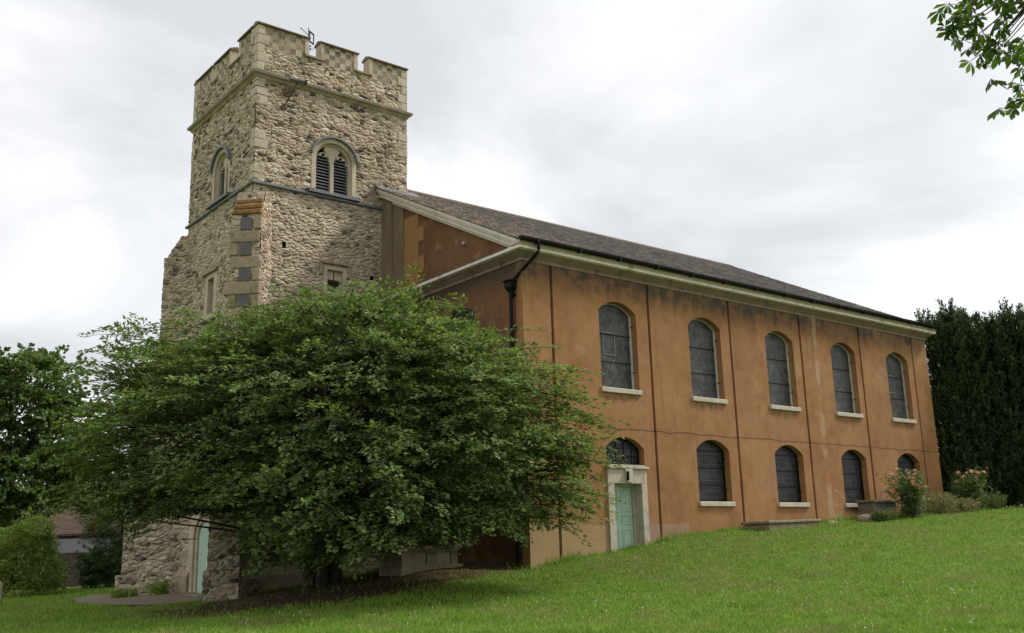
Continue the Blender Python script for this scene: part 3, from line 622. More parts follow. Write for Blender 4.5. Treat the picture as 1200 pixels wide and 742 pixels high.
q = MB(); zt_ = ZE+TN*(YT+P0)
q.prism([(YT-.45, zt_-.45*TN+.03), (YT-.02, zt_+.03), (YT-.02, zt_+.12), (YT-.45, zt_-.45*TN+.055)], fWst, -.46, 1.4); q.build('lead_flashing', M_LEAD, roof)
# ---- gutter and downpipe
gt = MB(); n = 9; gy = -P0-.14; gzz = ZE+.08
po = [(gy+.085*math.cos(math.pi+math.pi*i/n), gzz+.135*math.sin(math.pi+math.pi*i/n)) for i in range(n+1)]; pi_ = [(gy+.07*math.cos(math.pi+math.pi*i/n), gzz+.12*math.sin(math.pi+math.pi*i/n)) for i in range(n+1)]
gt.ring(po, pi_, fWst, -.44, L+.42); gt.prism(po, fWst, -.445, -.43)
for x in np.arange(.2, L, 1.8): gt.box(x, x+.05, gy-.095, gy+.09, gzz-.15, gzz+.005)
gutter = gt.build('gutter', M_IRON, CH)
dp = MB(); dp.tube([(.30, gy, gzz-.04), (.30, gy, 10.82), (.28, gy, 10.72), (-.10, .30, 9.95), (-.12, .42, 9.86)], .055, 10)
dp.tube([(-.13, .42, 9.6), (-.13, .42, .9)], .06, 12)
for z in (9.42, 8.35, 6.3, 4.25, 2.3): dp.tube([(-.13, .42, z), (-.13, .42, z+.11)], .078, 12); dp.box(-.075, .01, .30, .54, z+.02, z+.08)
dpo = dp.build('downpipe', M_IRON, CH)
q = MB()
def fr4(x0, x1, y0, y1, z0, X0, X1, Y0, Y1, z1): q.add([(x0,y0,z0),(x1,y0,z0),(x1,y1,z0),(x0,y1,z0),(X0,Y0,z1),(X1,Y0,z1),(X1,Y1,z1),(X0,Y1,z1)], [(3,2,1,0),(4,5,6,7),(0,1,5,4),(1,2,6,5),(2,3,7,6),(3,0,4,7)])
fr4(-.20, -.06, .35, .49, 9.56, -.27, -.02, .29, .55, 9.68); fr4(-.28, -.01, .28, .56, 9.683, -.28, -.01, .28, .56, 9.86); fr4(-.29, -.01, .265, .575, 9.863, -.33, -.01, .23, .61, 9.92)
q.build('hopper_head', M_IRON, dpo)

# ---- tower: displaced rubble skins with openings
ZM, ZCAP = 20.16, 20.80         # embrasure sill, merlon top under the coping
mer_s = [(XT, -3.37), (-2.84, -1.26), (-.73, XE)]
fr_ = [(a-XT)/(XE-XT) for m_ in mer_s for a in m_]
mer_w = [(YT+TW*fr_[0], YT+TW*(1-fr_[4])), (YT+TW*fr_[2], YT+TW*fr_[3]), (YT+TW*(1-fr_[1]), YN)]
BW = dict(c=-2.22, w=1.66, z0=14.84, zs=16.12, rise=.76)     # belfry opening (south)
BWW = dict(c=11.22, w=1.46, z0=14.86, zs=16.05, rise=.70)
def in_arch(u, v, d, g=0.0):
    if abs(u-d['c']) > d['w']/2+g or v < d['z0']-g: return False
    if v < d['zs']: return True
    return ((u-d['c'])/(d['w']/2+g))**2+((v-d['zs'])/(d['rise']+g))**2 < 1
def south_keep(a, b):
    u, v = XT+(XE-XT)*a, ZT0+(ZCAP-ZT0)*b
    if v > ZM-.32 and (v > ZM-.03 or any(m0-.02 <= u <= m1+.02 for m0, m1 in mer_s)): return False
    if in_arch(u, v, BW, .02): return False
    if -2.52 < u < -1.70 and 11.0 < v < 11.92: return False
    if abs(u+4.16) < .09 and abs(v-12.48) < .13: return False
    if abs(u+.55) < .08 and abs(v-11.75) < .11: return False
    return True
WD = dict(c=11.55, w=1.9, z0=.3, zs=2.3, rise=.95)           # west door
def west_keep(a, b):
    u, v = YN-(YN-YT)*a, ZT0+(ZCAP-ZT0)*b
    if v > ZM-.32 and (v > ZM-.03 or any(m0-.02 <= u <= m1+.02 for m0, m1 in mer_w)): return False
    if in_arch(u, v, BWW, .02) or in_arch(u, v, WD, .02): return False
    if 11.35 < u < 12.25 and 10.4 < v < 11.95: return False
    return True
ZT0 = -.3
tw = MB()
nv = int((ZCAP-ZT0)/.05)
tw.grid(lambda a, b: (XT+(XE-XT)*a, YT, ZT0+(ZCAP-ZT0)*b), 128, nv, south_keep)
tw.grid(lambda a, b: (XT, YN-(YN-YT)*a, ZT0+(ZCAP-ZT0)*b), 122, nv, west_keep)
tw.grid(lambda a, b: (XE, YT+(YN-YT)*a, 11+(ZM-11)*b), 60, 90)
tw.grid(lambda a, b: (XE-(XE-XT)*a, YN, ZT0+(ZM-ZT0)*b), 60, 120)
tower = tw.build('tower_wall', M_RUB, CH, fix=False)
core = MB(); i_ = .62
core.box(XT+i_, XE-.06, YT+i_, YN-.06, -.3, 19.3)
for (a, b), fr in [((XT+.05, XE-.05), 's'), ((YT+.05, YN-.05), 'w')]: pass
core.box(XT+.06, XE-.06, YT+.06, YT+.42, 17.4, ZM-.02); core.box(XT+.06, XT+.42, YT+.42, YN-.06, 17.4, ZM-.02); core.box(XE-.42, XE-.06, YT+.42, YN-.06, 17.4, ZM-.02); core.box(XT+.42, XE-.42, YN-.42, YN-.06, 17.4, ZM-.02)
core.each('parapet_backing', M_ASHD, CH)
# merlons with chequerwork, jamb stones, copings
def merlon(face, a, b):
    mb = MB(); fr = {'s': lambda u, v, d: (u, YT+d, v), 'w': lambda u, v, d: (XT+d, u, v), 'e': lambda u, v, d: (XE-d, u, v), 'n': lambda u, v, d: (u, YN-d, v)}[face]
    lo_z = ZM-.34 if face in 'sw' else ZM-.03
    mb.prism([(a, lo_z), (b, lo_z), (b, ZCAP), (a, ZCAP)], fr, -.004 if face in 'sw' else 0, .40)
    o = mb.build('merlon', M_CHECK, CH)
    lo_, hi_ = (XT, XE) if face in 'sn' else (YT, YN)
    e0, e1 = (a-.05 if a > lo_+.01 else a-.05), (b+.05)
    cp = MB(); cp.prism([(-.10, 0), (-.10, .05), (.20, .17), (.50, .05), (.50, 0)], lambda u, v, d: fr(d, ZCAP+v, u), e0, e1); cp.build('coping', M_COPE, o)
    js = MB()
    if a > lo_+.01: js.prism([(a-.012, ZM), (a+.16, ZM), (a+.16, ZCAP-.002), (a-.012, ZCAP-.002)], fr, -.034, .41)
    if b < hi_-.01: js.prism([(b-.16, ZM), (b+.012, ZM), (b+.012, ZCAP-.002), (b-.16, ZCAP-.002)], fr, -.034, .41)
    if js.v: js.each('jamb_stone', M_ASH, o, bevel=.01)
    return o
for a, b in mer_s: merlon('s', a, b); merlon('n', a, b)
for a, b in mer_w:
    aa, bb = max(a, YT+.0), min(b, YN)
    merlon('w', aa+(.41 if a <= YT+.01 else 0), bb-(.41 if b >= YN-.01 else 0)); merlon('e', aa+(.41 if a <= YT+.01 else 0), bb-(.41 if b >= YN-.01 else 0))
for m0, m1 in ((mer_s[0][1], mer_s[1][0]), (mer_s[1][1], mer_s[2][0])):
    q = MB(); q.prism([(-.08, -.10), (-.08, -.03), (.1, .04), (.46, .04), (.46, -.10)], lambda u, v, d: (d, YT+u, ZM+v), m0-.14, m1+.14); q.build('embrasure_sill', M_ASHD, CH)
for m0, m1 in ((mer_w[0][1], mer_w[1][0]), (mer_w[1][1], mer_w[2][0])):
    q = MB(); q.prism([(-.08, -.10), (-.08, -.03), (.1, .04), (.46, .04), (.46, -.10)], lambda u, v, d: (XT+u, d, ZM+v), m0-.14, m1+.14); q.build('embrasure_sill', M_ASHD, CH)
# corner quoins
qo = MB(); random.seed(3)
def quoin(z0, z1, la, lb, corner='sw', pr=.025):
    if corner == 'sw': qo.box(XT-pr, XT+la, YT-pr, YT+lb, z0, z1)
    elif corner == 'se': qo.box(XE-la, XE+pr, YT-pr, YT+lb, z0, z1)
    else: qo.box(XT-pr, XT+la, YN-lb, YN+pr, z0, z1)
z = 18.98; k = 0
while z < ZCAP-.05:
    h = min(random.uniform(.30, .42), ZCAP-.003-z)
    for cn_ in ('sw', 'se', 'nw'): quoin(z+.006, z+h, .42 if k % 2 else .26, .26 if k % 2 else .42, cn_, .036)
    z += h; k += 1
z = 14.75
while z < 18.6:
    h = random.uniform(.22, .36); hh = min(h, 18.66-z)
    if random.random() < .62: quoin(z+.01, z+hh-.01, random.uniform(.2, .5), random.uniform(.2, .5), 'sw', random.uniform(.02, .05))
    if random.random() < .45: quoin(z+.01, z+hh-.01, random.uniform(.2, .45), .3, 'se', random.uniform(.02, .04))
    if random.random() < .45: quoin(z+.01, z+hh-.01, .3, random.uniform(.2, .45), 'nw', random.uniform(.02, .04))
    z += h
qo.each('quoin', M_ASH, tower, bevel=.03)
# string courses
def tpath(o): return [(XT-o, YT-o), (XE+o, YT-o), (XE+o, YN+o), (XT-o, YN+o)]
s_ = MB(); s_.sweep([(-.02, Z2-.20), (.05, Z2-.17), (.10, Z2-.08), (.19, Z2-.03), (.19, Z2+.05), (.03, Z2+.16), (-.02, Z2+.16)], tpath, True); o = s_.build('string_course', M_ASHD, tower)
q = MB(); q.sweep([(.0, Z2+.172), (.20, Z2+.062), (.205, Z2+.035), (.195, Z2+.035), (.19, Z2+.053), (0, Z2+.162)], tpath, True); q.build('lead_capping', M_LEAD, tower)
s_ = MB(); s_.sweep([(-.02, Z1-.05), (.08, Z1-.03), (.115, Z1), (.115, Z1+.05), (.02, Z1+.12), (-.02, Z1+.12)], tpath, True); s_.build('string_course', M_LEAD, tower)
s_ = MB(); s_.sweep([(-.02, 9.0), (.12, 9.05), (.12, 9.12), (.0, 9.22), (-.02, 9.22)], lambda o: [(XT-o, YN+o), (XT-o, YT-o), (XE, YT-o)]); s_.build('string_course', M_LEAD, tower)
s_ = MB(); s_.sweep([(-.02, 0), (.16, 0), (.16, 1.05), (.02, 1.25), (-.02, 1.25)], lambda o: [(XT-o, 10.55), (XT-o, YT-o), (XE, YT-o)]); s_.sweep([(-.02, 0), (.16, 0), (.16, 1.05), (.02, 1.25), (-.02, 1.25)], lambda o: [(XT-o, YN+o), (XT-o, 12.55)]); s_.each('plinth', M_ASHD, tower)
# belfry windows: two louvred lights in a round-headed frame
def belfry(fr, d, louvres, hood_mat=M_LEAD):
    c, w, z0, zs, rise = d['c'], d['w'], d['z0'], d['zs'], d['rise']
    def ol(g, n=18): return [(c-w/2-g, z0)]+[(c+(w/2+g)*math.sin(-math.pi/2+math.pi*i/n), zs+(rise+g)*math.cos(-math.pi/2+math.pi*i/n)) for i in range(n+1)]+[(c+w/2+g, z0)]
    mb = MB(); mb.ring(ol(.11), ol(-.07), fr, -.035, .30); mb.ring(ol(-.04), ol(-.15), fr, .10, .34)
    o = mb.build('belfry_window', M_ASH, CH, bevel=.012)
    lw = (w-.34-.16)/2; hw = lw/2
    for s in (-1, 1):
        cc = c+s*(.08+hw)
        t = MB(); zz = zs-.02; nn = 12
        head = [(cc+hw*math.sin(-math.pi/2+math.pi*i/nn), zz+hw*1.15*math.cos(-math.pi/2+math.pi*i/nn)) for i in range(nn+1)]
        cusp = []
        for i in range(nn+1):
            th = -math.pi/2+math.pi*i/nn; rr = hw*(.80+.20*abs(math.cos(1.5*(th+math.pi/2)*1.0)))
            if i in (4, 8): rr = hw*.60
            cusp.append((cc+rr*math.sin(th), zz+rr*1.1*math.cos(th)))
        t.ring(head, cusp, fr, .16, .28)
        if louvres:
            lv = MB(); zq = z0+.10
            while zq < zs+.28:
                hwz = hw*math.sqrt(max(0, 1-max(0, (zq-zs)/(hw*1.1))**2)) if zq > zs else hw
                if hwz > .08:
                    a0, a1 = cc-hwz, cc+hwz
                    lv.prism([(.20, zq-.02), (.20, zq+.012), (.36, zq+.11), (.36, zq+.078)], lambda u, v, dd: fr(dd, v, u), a0, a1)
                zq += .122
            lv.each('louvre', M_SLAT, o)
        t.build('tracery', M_ASH, o)
    mu = MB(); mu.prism([(c-.08, z0), (c+.08, z0), (c+.08, zs+.05), (c-.08, zs+.05)], fr, .14, .34)
    mu.prism([(c-.12, zs+.05), (c+.12, zs+.05), (c+.34, zs+rise*.62), (c+.2, zs+rise*.85), (c-.2, zs+rise*.85), (c-.34, zs+rise*.62)], fr, .16, .33); mu.build('mullion', M_ASH, o, bevel=.015)
    h = MB(); n = 18; ho = [(c+(w/2+.17)*math.sin(-1.45+2.9*i/n), zs+(rise+.17)*math.cos(-1.45+2.9*i/n)) for i in range(n+1)]; hi = [(c+(w/2+.10)*math.sin(-1.45+2.9*i/n), zs+(rise+.10)*math.cos(-1.45+2.9*i/n)) for i in range(n+1)]
    h.ring(ho, hi, fr, -.15, .04); h.build('hood_mould', M_LEAD, o)
    si = MB(); si.prism([(-.20, -.16), (-.20, -.07), (.1, .06), (.34, .06), (.34, -.16)], lambda u, v, dd: fr(dd, z0-.02+v, u), c-w/2-.24, c+w/2+.24); si.build('sill', M_LEAD, o)
    bk = MB(); bk.prism(ol(.05), fr, .40, .45); bk.build('dark_opening', M_DARK, o)
    return o
frS = lambda u, v, d: (u, YT+d, v); frW = lambda u, v, d: (XT+d, u, v)
belfry(frS, BW, True); belfry(frW, BWW, True)
# square label-mould window on the south face
q = MB(); R_ = lambda a, b, c_, d_: [(a, c_), (a, d_), (b, d_), (b, c_)]
q.ring(R_(-2.58, -1.62, 10.9, 12.0), R_(-2.42, -1.78, 11.02, 11.84), frS, -.03, .30, True); lw_ = q.build('label_window', M_ASH, CH, bevel=.012)
q = MB(); q.ring(R_(-2.42, -1.78, 11.02, 11.84), [(-2.36, 11.06), (-2.36, 11.5), (-2.12, 11.7), (-2.08, 11.7), (-1.84, 11.5), (-1.84, 11.06)][:2]+[(-1.84, 11.5), (-1.84, 11.06)], frS, .12, .26, True)
q.build('tracery', M_ASH, lw_)
q = MB(); q.prism(R_(-2.45, -1.75, 11.0, 11.86), frS, .28, .32); q.build('pane', M_PANEL, lw_)
q = MB(); q.box(-2.115, -2.085, YT+.1, YT+.13, 11.0, 11.8); q.box(-2.4, -1.8, YT+.1, YT+.13, 11.40, 11.43); q.each('iron_bar', M_RUST, lw_)
q = MB(); q.prism([(-2.76, 12.04), (-1.50, 12.04), (-1.50, 12.16), (-2.76, 12.16)], frS, -.12, .03); q.prism([(-2.76, 11.6), (-2.64, 11.6), (-2.64, 12.038), (-2.76, 12.038)], frS, -.10, .03); q.prism([(-1.62, 11.6), (-1.50, 11.6), (-1.50, 12.038), (-1.62, 12.038)], frS, -.10, .03)
q.build('hood_mould', M_ASHD, lw_, bevel=.02)
# tall slit window on the west face
q = MB(); q.ring(R_(11.22, 12.38, 10.3, 12.05), R_(11.52, 12.08, 10.5, 11.86), frW, -.03, .3, True); sw_ = q.build('slit_window', M_ASH, CH, bevel=.015)
q = MB(); q.prism(R_(11.4, 12.2, 10.4, 11.9), frW, .26, .3); q.build('pane', M_PANEL, sw_)
q = MB(); q.prism(R_(11.1, 12.5, 12.06, 12.18), frW, -.13, .03); q.build('hood_mould', M_ASHD, sw_)
q = MB(); q.prism([(-.16, 10.18), (-.16, 10.24), (.2, 10.34), (.2, 10.18)], lambda u, v, d: frW(d, v, u), 11.15, 12.45); q.build('sill', M_LEAD, sw_)
# putlog holes
q = MB(); q.box(-4.27, -4.05, YT+.10, YT+.14, 12.33, 12.63); q.box(-.65, -.45, YT+.10, YT+.14, 11.6, 11.9); q.each('putlog_hole', M_DARK, tower)
# west door
q = MB(); q.ring([(WD['c']-.95-.28, .2)]+arc(WD['c'], 2.46, 2.3, 1.22)+[(WD['c']+1.23, .2)], [(WD['c']-.80, .2)]+arc(WD['c'], 1.60, 2.3, .79)+[(WD['c']+.80, .2)], frW, -.05, .22)
q.ring([(WD['c']-.84, .2)]+arc(WD['c'], 1.68, 2.3, .83)+[(WD['c']+.84, .2)], [(WD['c']-.66, .2)]+arc(WD['c'], 1.32, 2.3, .65)+[(WD['c']+.66, .2)], frW, .04, .40)
ws = q.build('west_door_surround', M_ASH, CH, bevel=.02)
q = MB(); q.prism([(WD['c']-.72, .3)]+arc(WD['c'], 1.44, 2.3, .71)+[(WD['c']+.72, .3)], frW, .12, .18)
for i in range(7): y_ = WD['c']-.63+.21*i; q.prism([(y_-.012, .35), (y_+.012, .35), (y_+.012, 2.75), (y_-.012, 2.75)], frW, .114, .125)
q.build('west_door', M_GREEN, CH)
q = MB(); q.box(XT-.5, XT+.3, WD['c']-.9, WD['c']+.9, .0, .44); q.build('door_step', M_TOMB, CH, bevel=.02)
# diagonal buttresses
def buttress(cx, cy, dx, dy, stages, name='buttress'):
    D = Vector((dx, dy, 0)).normalized(); T = Vector((-D.y, D.x, 0)); mb = MB(); parts = []
    def P(o, t, z): p = Vector((cx, cy, 0))+D*o+T*t; return (p.x, p.y, z)
    for (z0, z1, pr0, pr1, hw) in stages:
        nz = max(2, int((z1-z0)/.05)); no = int((max(pr0, pr1)+.6)/.05)+2; nt_ = int(hw*2/.05)
        mb.grid(lambda a, b: P(pr0+(pr1-pr0)*b, -hw+2*hw*a, z0+(z1-z0)*b), nt_, nz)
        mb.grid(lambda a, b: P(-.6+(pr0+(pr1-pr0)*b+.6)*(1-a), hw, z0+(z1-z0)*b), no, nz)
        mb.grid(lambda a, b: P(-.6+(pr0+(pr1-pr0)*b+.6)*a, -hw, z0+(z1-z0)*b), no, nz)
        mb.grid(lambda a, b: P(-.6+(pr1+.6)*a, -hw+2*hw*b, z1), no, nt_)
    return mb.build(name, M_RUB2, CH, fix=False), P, D, T
bt, P, D, T = buttress(XT, YT, -1, -1, [(-.3, 1.25, 1.52, 1.52, .58), (1.25, 8.4, 1.36, 1.3, .52), (8.4, 9.0, 1.3, .55, .52), (9.0, 13.25, .52, .50, .52), (13.25, 14.2, .48, .06, .5)])
def slab(P, o0, o1, t0, t1, z0, z1, mb):
    c = [P(o, t, z) for z in (z0, z1) for o, t in ((o0, t0), (o1, t0), (o1, t1), (o0, t1))]
    mb.add(c, [(3,2,1,0),(4,5,6,7),(0,1,5,4),(1,2,6,5),(2,3,7,6),(3,0,4,7)])
q = MB()
for k in range(3): slab(P, -.3, .60-.13*k, -.53+.02*k, .53-.02*k, 13.22+.24*k, 13.22+.24*k+.13, q)
for k in range(3): slab(P, -.3, 1.4-.33*k, -.57, .57, 8.36+.24*k, 8.36+.24*k+.12, q)
q.each('weathering_step', M_LICH, bt, bevel=.02)
q = MB(); q2 = MB(); zz = 13.12
for k in range(5):
    slab(P, .4, .575, -.19, .22, zz-.47, zz-.03, q2)
    slab(P, .3, .57, -.56+.05*k, .50+.02*k, zz-.93, zz-.52, q) if k != 2 else slab(P, .3, .61, -.70, .56, zz-.95, zz-.50, q)
    slab(P, .3, .59, -.55, -.25, zz-.47, zz-.03, q) if k % 2 else None; slab(P, .3, .59, .29, .55, zz-.47, zz-.03, q) if k != 1 else None; zz -= .92
q2.each('flint_panel', M_FLINT, bt); q.each('dressed_stone', M_ASHD, bt, bevel=.04)
bt2, P, D, T = buttress(XT, YN, -1, 1, [(-.3, 1.05, 1.86, 1.86, .60), (1.05, 8.7, 1.70, 1.62, .52), (8.7, 9.2, 1.62, .74, .52), (9.2, 13.1, .72, .68, .5), (13.1, 14.05, .66, .06, .48)])
q = MB(); random.seed(5)
for k in range(11):
    z = 9.3+.36*k
    if random.random() < .6: slab(P, .2, .75-.004*k, -.53, random.choice([.2, .53]), z, z+.32, q)
for k in range(5): slab(P, .9, 1.90, -.62, .62, .95+.0*k, 1.12, q) if k == 0 else None
q.each('dressed_stone', M_ASHD, bt2, bevel=.03)

# ---- floodlight and weather vane on the tower
ft = thing('floodlight', (-4.2, YT-.02, 17.7), 'grey tubular floodlight on a rusty bracket high on the tower', 'floodlight')
MB().tube([(-4.36, YT-.55, 18.66), (-3.76, YT-.62, 18.66)], .085, 14).build('lamp_body', M_LEAD, ft)
MB().tube([(-3.80, YT-.615, 18.66), (-3.74, YT-.62, 18.66)], .1, 14).build('lens_rim', M_DARK, ft)
q = MB(); q.tube([(-4.06, YT-.56, 18.6), (-4.22, YT-.28, 18.1), (-4.34, YT+.02, 17.7)], .025, 8); q.tube([(-4.15, YT-.38, 18.25), (-4.3, YT+.03, 18.3)], .018, 8); q.box(-4.45, -4.22, YT-.06, YT+.04, 17.66, 17.78); q.box(-4.38, -4.12, YT-.06, YT+.04, 18.2, 18.38); q.build('bracket', M_RUST, ft)
vn = thing('weather_vane', (-2.93, YT+.9, 19.3), 'slim black iron weather vane with pierced flag above the parapet', 'weather vane')
vx, vy = -2.93, YT+.9
MB().tube([(vx, vy, 19.3), (vx, vy, 21.85)], [.03, .016], 8).build('spindle', M_IRON, vn)
q = MB(); q.ring([(vx+.03, 21.25), (vx+.03, 21.75), (vx+.24, 21.64), (vx+.24, 21.17)], [(vx+.075, 21.31), (vx+.075, 21.66), (vx+.2, 21.58), (vx+.2, 21.24)], lambda u, v, d: (u, d, v), vy-.012, vy+.012, True)
q.tube([(vx, vy, 21.52), (vx-.32, vy, 21.72)], .013, 6); q.ball((vx-.32, vy, 21.72), .03); q.build('flag', M_IRON, vn)
q = MB()
for a, b in ((.22, 0), (-.22, 0), (0, .22), (0, -.22)): q.tube([(vx, vy, 20.98), (vx+a, vy+b, 20.98)], .012, 6)
for zz in (20.9, 21.06): q.tube([(vx+.10*math.cos(t*.7854), vy+.10*math.sin(t*.7854), zz) for t in range(9)], .012, 6)
q.ball((vx, vy, 20.78), .05); q.build('scrollwork', M_IRON, vn)

# ================================================================== TOMBS AND STONES
def chest(name, c, ang, ln, wd, zb, h, label, lid=.11, over=.10, mat=M_TOMB, tilt=0):
    t = thing(name, (c[0], c[1], zb), label, 'tomb'); X = Vector((math.cos(ang), math.sin(ang), tilt)).normalized(); Y = Vector((-math.sin(ang), math.cos(ang), 0)); C0 = Vector((c[0], c[1], zb))
    Zv = X.cross(Y)
    q = MB(); q.obox(C0+Zv*(h*.5), X*(ln/2-.06), Y*(wd/2-.06), Zv*(h*.5))
    q.build('chest', mat, t, bevel=.015)
    q = MB()
    for s in (-1, 0, 1):
        for w_ in (-1, 1): q.obox(C0+Zv*(h*.5)+X*(s*(ln/2-.14))+Y*(w_*(wd/2-.045)), X*.12, Y*.03, Zv*(h*.498))
    q.each('panel_pier', mat, t, bevel=.01)
    q = MB(); q.obox(C0+Zv*(h+lid/2+.003), X*(ln/2+over), Y*(wd/2+over), Zv*(lid/2)); q.obox(C0+Zv*(h-.03), X*(ln/2+over*.4), Y*(wd/2+over*.4), Zv*.032); q.build('lid', mat, t, bevel=.025)
    q = MB(); q.obox(C0+Zv*.02, X*(ln/2+.09), Y*(wd/2+.09), Zv*.16); q.build('base', mat, t, bevel=.02)
    return t
chest('chest_tomb', (-2.55, 1.95), 0.08, 2.1, .9, g1(-2.55, 1.5)-.05, .62, 'stone chest tomb half hidden beneath the big tree', tilt=.02)
chest('chest_tomb', (10.75, -1.0), 0.0, 2.75, .95, 2.08, .22, 'low sunken chest tomb with flat slab against the ochre wall', over=.14, lid=.10, tilt=.02)
q = MB(); q.box(16.45, 18.1, -1.1, -.4, 2.2, 3.06); q.box(16.38, 18.17, -1.17, -.33, 3.063, 3.17); tb = q.build('block_tomb', mottled('grey_granite', (.15, .13, .10), .3, 5, .85, .3, (.10, .10, .07)), None, bevel=.03)
tag(tb, 'plain grey block tomb with a flat lid behind the roses', 'tomb')
def boulder(x, y, r, label):
    m_ = MB(); m_.ball((x, y, g1(x, y)+r*.1), r, 18, 10, (1.5, .9, .75)); rr = random.Random(int(x*10)); m_.v = [(a+rr.uniform(-.16, .16)*r, b+rr.uniform(-.1, .1)*r, c+rr.uniform(-.1, .1)*r) for a, b, c in m_.v]
    o = m_.build('stone', M_TOMB, None, smooth=True); tag(o, label, 'stone')
boulder(13.75, -1.0, .17, 'small rounded stone lying at the wall foot right of the low tomb'); boulder(15.5, -1.3, .3, 'larger lichened stone lying left of the block tomb')
q = MB(); q.prism([(-.26, 0)]+[(-.26, .62)]+arc(0, .52, .62, .16)[1:-1]+[(.26, .62), (.26, 0)], lambda u, v, d: (-11.42+u*.83-d*.55, 13.96-u*.55-d*.83, .36+v), 0, .1)
hs = q.build('headstone', M_TOMB, None, bevel=.02); tag(hs, 'small pale headstone at the lawn edge by the shrubs', 'headstone')

# ================================================================== FAR LEFT: fence, house
def fence():
    A, B = Vector((-10.5, 38.6, 0)), Vector((-.6, 30.4, 0)); d = B-A; n = d.length; u = d.normalized(); nrm = Vector((-u.y, u.x, 0))
    t = thing('board_fence', (A.x, A.y, .35), 'dark upright board fence between the shrubs', 'fence')
    q = MB(); k = 0
    while k*.16 < n:
        c = A+u*(k*.16+.08); z0 = g1(c.x, c.y); q.obox((c.x, c.y, z0+.82+.01*math.sin(k*2.1)), u*.076, nrm*(.012 if k % 2 else .016), Vector((0, 0, .84))); k += 1
    q.build('board', M_WOOD, t)
    mp = mottled('ruddy_post', (.17, .085, .05), .3, 6, .9, .2)
    for s in np.arange(.5, n, 2.45):
        c = A+u*s-nrm*.07; z0 = g1(c.x, c.y); MB().box(c.x-.055, c.x+.055, c.y-.055, c.y+.055, z0-.1, z0+1.74).build('post', mp, t)
fence()
def brick_mat(name, c1, c2, mo, w, h):
    m = Mat(name, .9, .2); p = m.pos(); s = m.sep(p); b = m.n('ShaderNodeTexBrick'); m.l(m.comb(m.math('ADD', s[0], s[1]), s[2], 0.0), b.inputs['Vector'])
    b.inputs['Scale'].default_value = 1; b.inputs['Brick Width'].default_value = w; b.inputs['Row Height'].default_value = h; b.inputs['Mortar Size'].default_value = .012
    b.inputs['Color1'].default_value = (*c1, 1); b.inputs['Color2'].default_value = (*c2, 1); b.inputs['Mortar'].default_value = (*mo, 1)
    m.color(m.mix(.5, b.outputs['Color'], m.ramp(m.noise(p, 3, 5, .6), [(.3, .5), (.7, 1.)]), 'MULTIPLY')).bump(b.outputs['Fac'], -.4, .02); return m.m
def house():
    t = thing('brick_house', (-1.2, 44, .5), 'brick house with brown tiled roof behind the board fence', 'house')
    ang = rad(-36); R = Matrix.Rotation(ang, 3, 'Z'); O = Vector((-1.3, 45.5, 0))
    def X(x, y, z): v = R@Vector((x, y, 0))+O; return (v.x, v.y, z)
    def bx(mb, x0, x1, y0, y1, z0, z1): mb.add([X(x, y, z) for z in (z0, z1) for x, y in ((x0, y0), (x1, y0), (x1, y1), (x0, y1))], [(3,2,1,0),(4,5,6,7),(0,1,5,4),(1,2,6,5),(2,3,7,6),(3,0,4,7)])
    mbk = brick_mat('house_brick', (.16, .085, .055), (.22, .12, .08), (.25, .22, .18), .22, .075)
    q = MB(); bx(q, -5, 3.2, 1.4, 8, -.5, 3.5); bx(q, -.6, 3.0, -.6, 1.4, -.5, 2.1)
    q.add([X(-5, 1.4, 3.5), X(-5, 8, 3.5), X(-5, 4.7, 6.6), X(3.2, 1.4, 3.5), X(3.2, 8, 3.5), X(3.2, 4.7, 6.6)], [(0, 1, 2), (3, 5, 4), (0, 3, 5, 2), (1, 2, 5, 4), (0, 1, 4, 3)]); q.build('wall', mbk, t)
    mt = brick_mat('roof_tiles', (.105, .07, .053), (.17, .115, .085), (.06, .04, .03), .18, .11)
    q = MB(); q.prism([(1.1, 3.3), (4.7, 6.7), (8.3, 3.3), (8.3, 3.45), (4.7, 6.85), (1.1, 3.45)], lambda u, v, d: X(d, u, v), -5.3, 3.5); rf_ = q.build('roof', mt, t)
    q = MB(); q.prism([(-.9, 2.12), (1.42, 3.2), (1.42, 3.32), (-.9, 2.24)], lambda u, v, d: X(d, u, v), -.9, 3.3); q.build('lean_to_roof', M_SLAT2, t)
    q = MB(); bx(q, -2.6, -1.6, 4.3, 5.1, 6.0, 7.8); q.build('chimney', mbk, rf_)
    q = MB(); bx(q, -3.6, -2.4, 1.36, 1.45, 1.4, 2.6); w = q.build('window', M_WHITE, t); q = MB(); bx(q, -3.5, -2.5, 1.33, 1.365, 1.5, 2.5); q.build('pane', M_PANEL, w)
    q = MB(); bx(q, .6, 1.8, -.64, -.57, .9, 1.8); w = q.build('window', M_WHITE, t); q = MB(); bx(q, .7, 1.7, -.67, -.635, 1.0, 1.7); q.build('pane', M_PANEL, w)
house()

